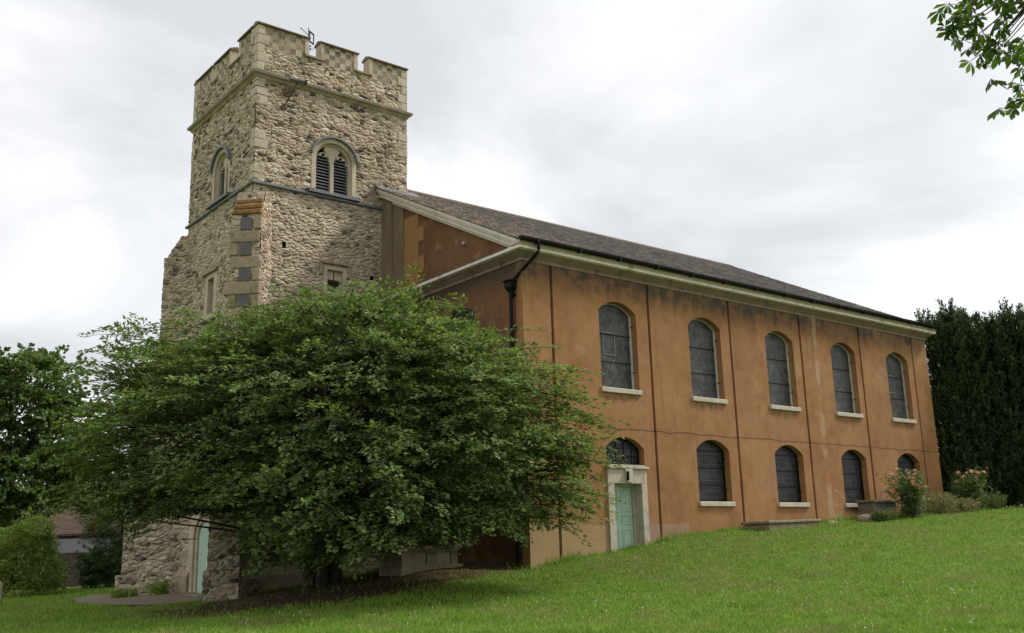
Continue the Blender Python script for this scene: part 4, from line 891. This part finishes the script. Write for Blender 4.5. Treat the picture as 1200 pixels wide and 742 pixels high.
# ================================================================== FOLIAGE
def unit(a): return a/np.maximum(np.linalg.norm(a, axis=-1, keepdims=True), 1e-9)
def leaf_quads(pos, d, n, ln, wd, fold=.12):
    """pos base (N,3), d direction, n normal; diamond leaf with a slight fold -> (N,4,3)"""
    s = unit(np.cross(d, n)); n = np.cross(s, d); ln = ln[:, None]; wd = wd[:, None]
    mid = pos+d*ln*.45
    return np.stack([pos, mid+s*wd*.5+n*wd*fold, pos+d*ln, mid-s*wd*.5+n*wd*fold], 1)
def fronds(orig, dirs, lens, K, leaf_len, leaf_w, flat=.35, spread=.30, droop=.25, upn=(0, 0, 1), out=0.0):
    """leafy planar sprays"""
    N = len(orig); t = (rng.random((N, K))**.75); up_ = np.broadcast_to(np.array(upn, float), dirs.shape)+rng.normal(0, .22, dirs.shape)
    s = unit(np.cross(dirs, up_)); n = np.cross(s, dirs)
    side = np.sign(rng.random((N, K))-.5); w = side*rng.random((N, K))*spread*(1.05-t)**.7
    p = orig[:, None]+dirs[:, None]*(lens[:, None]*t)[..., None]+s[:, None]*(w*lens[:, None])[..., None]
    p[..., 2] -= droop*lens[:, None]*t*t
    p += n[:, None]*rng.normal(0, .03, (N, K, 1))
    ld = dirs[:, None]*(.55+.5*rng.random((N, K, 1)))+s[:, None]*(side*(.35+.6*rng.random((N, K))))[..., None]+rng.normal(0, .22, (N, K, 3)); ld[..., 2] -= .18
    ld = unit(ld); ln_ = n[:, None]+out*unit(dirs*np.array([1, 1, 0.])+1e-4)[:, None]+rng.normal(0, flat, (N, K, 3))
    L_ = leaf_len*rng.uniform(.65, 1.2, N*K)
    return leaf_quads(p.reshape(-1, 3), ld.reshape(-1, 3), ln_.reshape(-1, 3), L_, L_*leaf_w)
def twig_tubes(orig, dirs, lens, droop, r):
    N = len(orig); T_ = np.array([0, .35, .7, 1.0]); p = orig[:, None]+dirs[:, None]*(lens[:, None]*T_)[..., None]; p[..., 2] -= droop*lens[:, None]*T_*T_
    a = unit(np.cross(dirs, np.array([0, 0, 1.])+1e-3)); b = np.cross(a, dirs); rr = r*np.array([1, .75, .45, .15])
    ring = [a*math.cos(w)+b*math.sin(w) for w in (0, 2.094, 4.189)]
    V = np.stack([p[:, i]+ring[k]*rr[i] for i in range(4) for k in range(3)], 1)
    F = [(i*3+k, i*3+(k+1) % 3, (i+1)*3+(k+1) % 3, (i+1)*3+k) for i in range(3) for k in range(3)]
    return V, F
def bez(a, b, sag, n=7, wob=.25):
    a, b = Vector(a), Vector(b); m_ = (a+b)/2+Vector((random.uniform(-wob, wob), random.uniform(-wob, wob), sag)); return [a*(1-t)**2+m_*2*t*(1-t)+b*t*t for t in [i/n for i in range(n+1)]]

def blob_points(blobs, N, lo, hi, clip=None, foot=.25):
    """points in the outer shell of a union of ellipsoids, with outward direction"""
    P_, D_ = [], []; wts = np.array([b[3]*b[3]+b[3]*b[4] for b in blobs]); wts = wts/wts.sum()
    while sum(map(len, P_)) < N:
        k = rng.choice(len(blobs), N, p=wts); B = np.array(blobs)[k]; d = unit(rng.normal(size=(N, 3))); rr = rng.uniform(lo, hi, N)[:, None]
        lump = 1+.17*np.sin(d[:, :1]*5+k[:, None])*np.cos(d[:, 1:2]*6+2*k[:, None])+.12*np.sin(d[:, 2:]*9+k[:, None])
        p = B[:, :3]+d*rr*lump*B[:, [3, 3, 4]]
        ok = np.ones(N, bool)
        for j, b in enumerate(blobs):       # drop points buried deep inside another blob
            q = np.linalg.norm((p-np.array(b[:3]))/np.array([b[3], b[3], b[4]]), axis=1); ok &= (q > lo*.93) | (k == j)
        ok &= p[:, 2] > gz(p[:, 0], p[:, 1])+foot
        if clip is not None: ok &= clip(p)
        P_.append(p[ok]); D_.append(d[ok])
    return np.concatenate(P_)[:N], np.concatenate(D_)[:N]

# ---- the big spreading tree in front of the tower
def big_tree():
    bx, by = -4.8, 3.8; zb = g1(bx, by)
    t = thing('spreading_tree', (bx, by, zb), 'big low spreading green tree covering the front of the tower', 'tree')
    blobs = [(-5.7, 1.5, 5.0, 4.5, 3.6), (-8.4, 4.5, 5.1, 2.9, 2.8), (-3.7, -2.0, 4.4, 2.65, 2.5), (-5.3, 1.8, 7.2, 3.1, 2.3), (-7.6, 2.9, 6.4, 2.6, 2.2), (-4.1, -.8, 6.3, 2.6, 1.9), (-9.6, 6.4, 4.6, 1.9, 2.0), (-7.4, .8, 3.3, 2.3, 1.7), (-5.8, -1.4, 3.2, 2.7, 2.0), (-2.8, -3.6, 3.5, 1.5, 1.4), (-6.2, 3.0, 3.0, 3.6, 2.0)]
    ga = np.array([-5.4, 11.4]); gd = np.array([-19.2, -23.4])-ga; gd = gd/np.linalg.norm(gd)
    def clip(p):
        q = p[:, :2]-ga; lat = q[:, 0]*gd[1]-q[:, 1]*gd[0]      # an opening in the skirt towards the west door
        gap = (np.abs(lat-.25) < 1.0) & (p[:, 2] < 3.0)
        return ~(((p[:, 0] > -.5) & (p[:, 1] > -.45)) | ((p[:, 1] > 7.7) & (p[:, 0] > -6.9)) | ((p[:, 0] > -1.0) & (p[:, 1] > .2) & (p[:, 2] > 9.5)) | gap | (p[:, 2] < 1.55+.35*np.sin(p[:, 0]*1.9)+.25*np.sin(p[:, 1]*2.3+1)+.45*((p[:, 0] > -5.2) & (p[:, 0] < -1.2))))
    N = 4800; p, d = blob_points(blobs, N, .62, 1.0, clip, 1.0)
    hd = np.stack([p[:, 0]-bx, p[:, 1]-by, np.zeros(N)], 1); hd = unit(hd)
    dirs = unit(hd*.75+d*.55+rng.normal(0, .32, (N, 3))); dirs[:, 2] = dirs[:, 2]*.42+.04; dirs = unit(dirs)
    lens = rng.uniform(.7, 1.5, N); o = p-dirs*(lens*.6)[:, None]
    tip = o+dirs*lens[:, None]; ok = clip(tip); o, dirs, lens = o[ok], dirs[ok], lens[ok]
    ex = []
    for k in range(60):       # long reaching sprays at the right-hand side and top left
        a = rng.uniform(-.95, -.15); e_ = np.array([math.cos(a), math.sin(a), rng.uniform(-.2, .12)]); z_ = rng.uniform(2.6, 6.4)
        c = np.array([-2.7, -3.2, z_])+e_*rng.uniform(.1, .9); ex.append((c, unit(e_), rng.uniform(1.0, 1.9)))
    for k in range(70):
        e_ = unit(np.array([rng.uniform(-1, -.1), rng.uniform(-.3, .7), rng.uniform(.1, .6)])); c = np.array([-9.0, 5.4, rng.uniform(4.8, 6.8)])+e_*rng.uniform(.4, 1.9); ex.append((c, e_, rng.uniform(.9, 1.6)))
    px_, pd_ = blob_points(blobs, 420, .98, 1.16, clip, 1.6)       # ragged sprays standing proud of the crown
    for c, e_ in zip(px_, pd_):
        if c[2] > 9.1 or (c[2] > 8.2 and c[0] < -6.5): continue
        e_ = unit(e_*np.array([1, 1, .35])+rng.normal(0, .3, 3)); ex.append((c-e_*.5, e_, rng.uniform(.7, 1.5)))
    eo, ed, el = (np.array([q[i] for q in ex]) for i in range(3)); okx = clip(eo+ed*el[:, None]) & clip(eo); eo, ed, el = eo[okx], ed[okx], el[okx]
    o = np.concatenate([o, eo]); dirs = np.concatenate([dirs, ed]); lens = np.concatenate([lens, el])
    lv = fronds(o, dirs, lens, 46, .135, .52, .30, .28, .24, out=.75)
    raw('crown', lv, 4, L_MAIN, t)
    V_, F_ = twig_tubes(o-dirs*.3, dirs, lens+.25, .2, .014); raw('twigs', V_, 4, M_BARK, t, faces=F_)
    random.seed(4); q = MB(); stems = []
    for k in range(5):
        a = k*1.26+.4; top = Vector((bx+1.6*math.cos(a), by+1.6*math.sin(a), zb+4.6+k*.4)); pts = bez((bx+.25*math.cos(a), by+.25*math.sin(a), zb-.2), top, -.3); q.tube(pts, [.20-.11*i/7 for i in range(8)], 10); stems.append(pts)
    idx = rng.choice(len(o), 150, replace=False)
    for i in idx:
        e_ = Vector(o[i]); s = min((pt for st in stems for pt in st[2:]), key=lambda v: (v-e_).length+max(0, v.z-e_.z+.6)*1.5)
        q.tube(bez(s, e_, random.uniform(.1, .7), 6), [.06-.008*j for j in range(7)], 6)
    q.build('trunk', M_BARK, t, smooth=True, fix=False)
big_tree()

def round_tree(name, base, blobs, N, K, leaf, mat, label, cat, trunk_r=.3, lens=(.5, 1.0), flat=.8, leafw=.7, limbs=40, group=None, droop=.2, lo=.55, clip=None):
    zb = g1(*base); t = thing(name, (base[0], base[1], zb), label, cat, group)
    p, d = blob_points(blobs, N, lo, 1.02, clip); dirs = unit(d+rng.normal(0, .5, d.shape)); ln = rng.uniform(*lens, len(p))
    raw('crown', fronds(p-dirs*(ln*.5)[:, None], dirs, ln, K, leaf, leafw, flat, .4, droop), 4, mat, t)
    q = MB(); cx = sum(b[0]*b[3] for b in blobs)/sum(b[3] for b in blobs); cy = sum(b[1]*b[3] for b in blobs)/sum(b[3] for b in blobs); top = max(b[2] for b in blobs)
    tr = bez((base[0], base[1], zb-.2), (cx, cy, top), 0, 9, .3); q.tube(tr, [trunk_r*(1-.085*i) for i in range(10)], 10)
    for i in rng.choice(len(p), limbs, replace=False):
        e_ = Vector(p[i]); s = min(tr[2:], key=lambda v: (v-e_).length+max(0, v.z-e_.z+.4)*2); q.tube(bez(s, e_, random.uniform(0, .5), 6), [trunk_r*.34*(1-.13*j) for j in range(7)], 6)
    q.build('trunk', M_BARK, t, smooth=True, fix=False); return t

# ---- sycamore on the far left
round_tree('sycamore', (-6.3, 37.5), [(-6.6, 36.9, 9.3, 3.6, 3.6), (-4.2, 35.2, 8.2, 2.3, 2.6), (-8.6, 37.6, 11.0, 3.2, 2.8), (-5.7, 35.5, 11.3, 2.4, 2.0), (-10.2, 37, 8.6, 3.4, 3.2), (-6.5, 35.6, 6.2, 3.2, 1.8), (-3.0, 33.8, 6.5, 1.7, 1.8), (-8.2, 35.5, 4.6, 2.8, 2.2), (-5.4, 34.6, 5.4, 1.7, 1.3)], 2900, 22, .24, L_SYC, 'tall leafy tree with airy crown at the far left', 'tree', .32, (.6, 1.2), .8, .8)
# ---- dark yew and shrubs by the fence
round_tree('yew_bush', (-3.3, 27.0), [(-3.4, 26.6, 3.2, 1.55, 2.3), (-2.6, 26.0, 2.6, 1.3, 2.0), (-4.2, 27.0, 4.3, 1.2, 1.6), (-3.4, 26.4, 5.0, 1.0, 1.3)], 1500, 34, .10, L_YEW, 'dark dense yew left of the tower foot', 'tree', .16, (.4, .8), .8, .35, 20)
round_tree('laurel_bush', (-4.2, 25.2), [(-4.4, 25.3, .95, 1.05, 1.05), (-3.6, 24.8, .9, .85, .9), (-4.9, 25.8, 1.5, .7, .9)], 420, 24, .15, L_LAUR, 'low rounded laurel bush between fence and tower', 'bush', .06, (.35, .6), .7, .45, 14)
round_tree('flowering_shrub', (-8.4, 23.3), [(-8.5, 23.0, 1.5, 1.35, 1.5), (-7.9, 22.6, 1.3, .8, 1.0), (-9.5, 23.8, 1.7, 1.5, 1.5), (-8.5, 22.9, 2.5, 1.1, 1.0), (-10.8, 24.4, 1.7, 1.6, 1.6), (-8.3, 22.7, 3.0, .8, .7)], 1250, 34, .10, L_SHRUB, 'bushy yellow-green shrub at the left lawn edge', 'bush', .07, (.4, .8), .7, .5, 30, droop=.3)
round_tree('dark_shrub', (-6.4, 28.0), [(-6.6, 27.8, 1.2, 1.1, 1.3), (-7.6, 28.4, 1.6, 1.3, 1.7)], 450, 30, .12, L_LAUR, 'dark shrub in front of the fence behind the yellow-green shrub', 'bush', .06, (.35, .6), .7, .5, 14)

# ---- fastigiate yews beyond the east end
def irish_yew(x, y, r, h, cols, seed, label):
    rs = np.random.default_rng(seed); zb = g1(x, y); t = thing('irish_yew', (x, y, zb), label, 'tree', 'upright yews beyond the church'); O, Dd, Ln = [], [], []
    for k in range(cols):
        a = k*2.399+seed; rr = r*math.sqrt((k+.3)/cols)*.85; cx, cy = x+rr*math.cos(a), y+rr*math.sin(a); hh = h*(1-.10*(rr/r)**2)*rs.uniform(.88, 1.03); cr_ = r*rs.uniform(.23, .31)
        n = int(330*hh/9); zt = rs.random(n); ang = rs.random(n)*6.283; prof = np.clip(1.15-zt**3.2, .12, 1)*np.clip(.85+zt*2.2, 0, 1); rad_ = cr_*prof*rs.uniform(.55, 1.05, n)
        O.append(np.stack([cx+rad_*np.cos(ang), cy+rad_*np.sin(ang), zb+.1+zt*hh*.97], 1)); Dd.append(np.stack([np.cos(ang)*.35, np.sin(ang)*.35, np.full(n, 1.0)], 1)+rs.normal(0, .16, (n, 3))); Ln.append(rs.uniform(.35, .75, n))
    o, dd, ln = np.concatenate(O), unit(np.concatenate(Dd)), np.concatenate(Ln)
    radial = unit(np.stack([o[:, 0]-x, o[:, 1]-y, np.zeros(len(o))], 1)+1e-4)
    raw('crown', fronds(o, dd, ln, 22, .17, .42, .5, .30, .0, (0.3, -1, .1)), 4, L_YEW, t)
    q = MB(); q.tube([(x, y, zb-.2), (x+.1, y, zb+h*.4), (x, y+.1, zb+h*.8)], [.28, .18, .06], 10)
    for k in range(9): a = k*.7+seed; q.tube([(x, y, zb+.4), (x+r*.35*math.cos(a), y+r*.35*math.sin(a), zb+1.6), (x+r*.55*math.cos(a), y+r*.55*math.sin(a), zb+h*.7)], [.10, .08, .02], 6)
    q.build('trunk', M_BARK, t, smooth=True, fix=False)
irish_yew(26.9, .25, 1.65, 9.7, 15, 1, 'dark upright yew close against the church east end')
irish_yew(28.6, -1.75, 1.6, 9.6, 15, 2, 'dark upright yew at the right edge of the photo')
irish_yew(31.3, 1.2, 1.9, 9.6, 15, 3, 'dark upright yew standing behind the two front yews')

# ---- horse chestnut bough hanging in at top right, from a tree beside the viewer
def chestnut():
    bx, by = -2.2, -23.6; zb = g1(bx, by)
    t = thing('horse_chestnut', (bx, by, zb), 'horse chestnut bough with big palmate leaves hanging in at top right', 'tree')
    q = MB(); tr = [Vector((bx, by, zb-.2)), Vector((bx+.1, by+.1, 2.6)), Vector((bx-.1, by+.2, 5.5)), Vector((bx-.4, by+.6, 9.0)), Vector((bx-.3, by+.8, 12.0))]
    q.tube(tr, [.42, .36, .30, .22, .12], 14)
    tips = []; Fp = lambda px, py, dep: np.array(M.translation)+dep*(np.array(fw)+np.array(r2)*(px-600)/FPX+np.array(u2)*(371-py)/FPX)
    hub = Vector((-5.5, -19.0, 9.6)); q.tube(bez(tr[2], hub, .9, 8, .2), [.15-.012*i for i in range(9)], 8)
    sub = []
    for i in range(26):
        e_ = Vector((rng.uniform(-7.2, -6.1), rng.uniform(-18.4, -17.7), rng.uniform(7.75, 8.75))); sub.append(e_)
    for e_ in [Vector((-6.50, -18.22, 7.7)), Vector((-6.46, -18.25, 7.5)), Vector((-6.52, -18.1, 7.3)), Vector((-6.44, -18.2, 7.15)), Vector((-6.4, -18.15, 7.05)), Vector((-7.2, -17.9, 8.25)), Vector((-7.0, -17.98, 8.15)), Vector((-6.6, -18.1, 7.95)), Vector((-6.75, -18.2, 7.98))]: sub.append(e_)
    for e_ in sub:
        b_ = bez(hub, e_, -.1, 6, .12); q.tube(b_, [.022-.0028*j for j in range(7)], 6)
    q.build('trunk', M_BARK, t, smooth=True, fix=False)
    PO, PD, PN, PL = [], [], [], []; pet = MB()
    for e_ in sub:
        for k in range(int(rng.integers(2, 4))):
            c = np.array(e_)+rng.normal(0, .10, 3); ax = unit(np.array([rng.normal(0, .5), rng.normal(0, .5), .9])); pet.tube([e_, c], .005, 4)
            a0 = rng.uniform(0, 6.28); tx = unit(np.cross(ax, [0.3, .9, .2])); ty = np.cross(ax, tx); nl = int(rng.integers(5, 8))
            for j in range(nl):
                a = a0+(j-(nl-1)/2)*.82; dd = unit(tx*math.cos(a)+ty*math.sin(a)-ax*.35+np.array([0, 0, -.45])); PO.append(c); PD.append(dd); PN.append(ax+rng.normal(0, .2, 3)); PL.append(.20*(1-.1*abs(j-(nl-1)/2))*rng.uniform(.85, 1.15))
    PO, PD, PN, PL = map(np.array, (PO, PD, PN, PL)); s = unit(np.cross(PD, PN)); n = np.cross(s, PD); Lx = PL[:, None]
    V_ = np.stack([PO+PD*Lx*.06, PO+PD*Lx*.38+s*Lx*.11+n*Lx*.03, PO+PD*Lx*.72+s*Lx*.20+n*Lx*.04, PO+PD*Lx-n*Lx*.08, PO+PD*Lx*.72-s*Lx*.20+n*Lx*.04, PO+PD*Lx*.38-s*Lx*.11+n*Lx*.03], 1)
    raw('crown', V_, 4, L_CHE, t, faces=[(0, 1, 2, 3), (0, 3, 4, 5)]); pet.build('stalk_sprays', M_BARK, t, fix=False)
chestnut()

def hedge():
    zb = g1(36, -6); t = thing('hedge', (36, -6, zb), 'dark hedge on the skyline beyond the yews', 'hedge'); n = 5200; u = rng.random(n); x = 33+9*u+rng.normal(0, .7, n); y = 6-22*u+rng.normal(0, .7, n); z = gz(x, y)+rng.uniform(-.15, 2.6, n)
    d = unit(rng.normal(0, 1, (n, 3))+np.array([0, 0, .5])); raw('foliage', fronds(np.stack([x, y, z], 1), d, rng.uniform(.5, .9, n), 22, .17, .5, .8, .4, .1), 4, L_YEW, t)
    q = MB()
    for k in range(12): xx, yy = 33+9*k/12, 6-22*k/12; q.tube([(xx, yy, g1(xx, yy)-.1), (xx+.1, yy, g1(xx, yy)+1.6)], [.07, .03], 6)
    q.build('stem', M_BARK, t, fix=False)
hedge()

# ---- roses and dry border plants by the wall
def rose(x, y, h, w, seed, label, nfl):
    rs = np.random.default_rng(seed); zb = g1(x, y); t = thing('rose_bush', (x, y, zb), label, 'rose bush', 'pink roses by the church wall'); q = MB(); O, Dd, Ln, tips = [], [], [], []
    for k in range(32):
        a = rs.uniform(0, 6.28); e_ = Vector((x+w*rs.uniform(.1, 1)*math.cos(a), y+.6*w*rs.uniform(.1, 1)*math.sin(a), zb+h*rs.uniform(.55, 1.0))); c = bez((x+rs.normal(0, .12), y+rs.normal(0, .1), zb-.05), e_, .25, 6, .1); q.tube(c, [.014-.0015*i for i in range(7)], 5); tips.append(e_)
        for pt in c[1:]:
            for _ in range(3): O.append(np.array(pt)+rs.normal(0, .06, 3)); Dd.append(unit(rs.normal(0, 1, 3)*np.array([1, 1, .5]))); Ln.append(rs.uniform(.2, .42))
    raw('foliage', fronds(np.array(O), np.array(Dd), np.array(Ln), 16, .075, .6, .7, .4, .2), 4, L_ROSE, t); q.build('cane', M_BARK, t, fix=False)
    first = None
    for e_ in tips[:nfl]:
        if first is None:
            pts = []; fs = MB()
            for j in range(15):
                a = j*2.4; r_ = .012+.0045*j; up_ = .075-.0035*j; cpt = Vector((r_*math.cos(a), r_*math.sin(a), up_*.4)); o1 = Vector((math.cos(a), math.sin(a), 0)); s1 = Vector((-math.sin(a), math.cos(a), 0)); wv_ = .035+.0012*j
                fs.add([cpt-s1*wv_*.6, cpt+s1*wv_*.6, cpt+s1*wv_+o1*(.012+.002*j)+Vector((0, 0, up_)), cpt-s1*wv_+o1*(.012+.002*j)+Vector((0, 0, up_))], [(0, 1, 2, 3)])
            first = fs.build('rose_flower', M_ROSE, None, fix=False); first.parent = t; first.location = e_-Vector(t['org']); first.scale = (.95,)*3
        else:
            c = first.copy(); COL.objects.link(c); c.parent = t; c.location = e_-Vector(t['org'])+Vector((0, 0, .02)); c.rotation_euler = (rs.normal(0, .5), rs.normal(0, .5), rs.uniform(0, 6)); sc_ = rs.uniform(.65, 1.15); c.scale = (sc_,)*3
rose(17.75, -1.9, 1.8, 1.45, 21, 'pink rose bush in front of the block tomb', 15)
rose(22.9, -1.7, 1.65, 1.0, 22, 'pink rose bush at the church corner before the yews', 12)
def herb(name, x, y, w, h, mat, seed, label, cat='plant', n=120, group=None, leaf=.09):
    rs = np.random.default_rng(seed); zb = g1(x, y); t = thing(name, (x, y, zb), label, cat, group); a = rs.uniform(0, 6.28, n); r_ = w*np.sqrt(rs.random(n)); o = np.stack([x+r_*np.cos(a), y+.6*r_*np.sin(a), np.full(n, zb)], 1); d = unit(np.stack([rs.normal(0, .3, n), rs.normal(0, .3, n), np.ones(n)], 1)); ln = h*rs.uniform(.5, 1.05, n)
    raw('foliage', fronds(o, d, ln, 26, leaf, .4, .9, .16, .05, (.4, .8, .2)), 4, mat, t); V_, F_ = twig_tubes(o, d, ln, .05, .008); raw('stems', V_, 4, mat, t, faces=F_)
herb('border_plant', 19.9, -1.9, .85, .95, L_DRY, 31, 'straw-coloured seedy plants right of the first rose bush', group=None)
herb('border_plant', 21.6, -2.0, .9, .6, L_DRY, 32, 'low pale yellow plants between the two rose bushes')
herb('border_plant', 24.3, -1.8, .8, .75, L_ROSE, 33, 'green leafy border plant right of the farther rose bush')
herb('border_plant', 15.9, -1.9, .5, .4, L_ROSE, 34, 'low green weeds left of the block tomb')
herb('weed', -6.25, 13.3, .4, .55, L_SHRUB, 35, 'leafy weed growing at the tower plinth near the green door', n=40)
herb('weed', -7.1, 14.3, .45, .35, L_SHRUB, 36, 'low weeds at the foot of the far tower buttress', n=45)
herb('weed', -8.9, 23.0-1.6, .5, .3, L_SHRUB, 37, 'grassy weeds under the yellow-green shrub', n=40)

# ================================================================== GRASS
def grass():
    C0 = np.array([-19.2, -23.4]); n = 420000
    th = rng.uniform(rad(9), rad(69), n); r_ = 13+ (58-13)*rng.random(n)**1.9
    x = C0[0]+r_*np.sin(th); y = C0[1]+r_*np.cos(th)
    ok = ~((x > -.02) & (y > -.03)) & ~((x > XT-.2) & (y > YT-.2) & (y < YN+.2))
    d = np.sqrt(((x+4.2)/6.0)**2+((y-3.3)/4.4)**2); ok &= (d > 1.0+rng.normal(0, .12, n)) | (rng.random(n) < .05)
    inp = (x > -8.7) & (x < -5) & (y > 8.6) & (y < 17.2); ok &= ~inp | (rng.random(n) < .06)
    x, y, r_ = x[ok], y[ok], r_[ok]; n = len(x); z = gz(x, y)
    h = rng.uniform(.035, .085, n)*(1+.5*(np.sin(x*1.3)*np.cos(y*1.7) > .5))*np.where((y > -.45) & (x > -.5), rng.uniform(1.0, 3.2, n), 1); a = rng.uniform(0, 6.283, n); w = (.010+.0006*r_)*rng.uniform(.7, 1.3, n); le = rng.normal(0, .55, (n, 2))*h[:, None]
    s = np.stack([np.cos(a)*w/2, np.sin(a)*w/2, np.zeros(n)], 1); b = np.stack([x, y, z-.008], 1); tip = np.stack([x+le[:, 0], y+le[:, 1], z+h], 1)
    raw('grass', np.stack([b-s, b+s, tip], 1), 3, M_BLADE); g = bpy.data.objects['grass']; tag(g, 'short green blades of lawn grass all over the slope', 'grass', kind='stuff')
    # white clover heads
    k = 330; th = rng.uniform(rad(14), rad(64), k); r_ = 14.5+11*rng.random(k)**1.6; x = C0[0]+r_*np.sin(th); y = C0[1]+r_*np.cos(th); ok = ((np.sin(x*.55+1)*np.cos(y*.6) > -.25)) & (y < -.8); x, y = x[ok], y[ok]; z = gz(x, y)
    q = MB()
    for a, b, c in zip(x, y, z): r0 = rng.uniform(.011, .019); q.ball((a, b, c+.065), r0, 6, 4, (1, 1, .8)); q.tube([(a, b, c), (a, b, c+.06)], .003, 3)
    m = Mat('clover_white', .8, .2); m.color((.62, .6, .5)); o = q.build('clover_flowers', m.m, None, fix=False); tag(o, 'tiny white clover heads dotted over the near lawn', 'clover', kind='stuff')
grass()
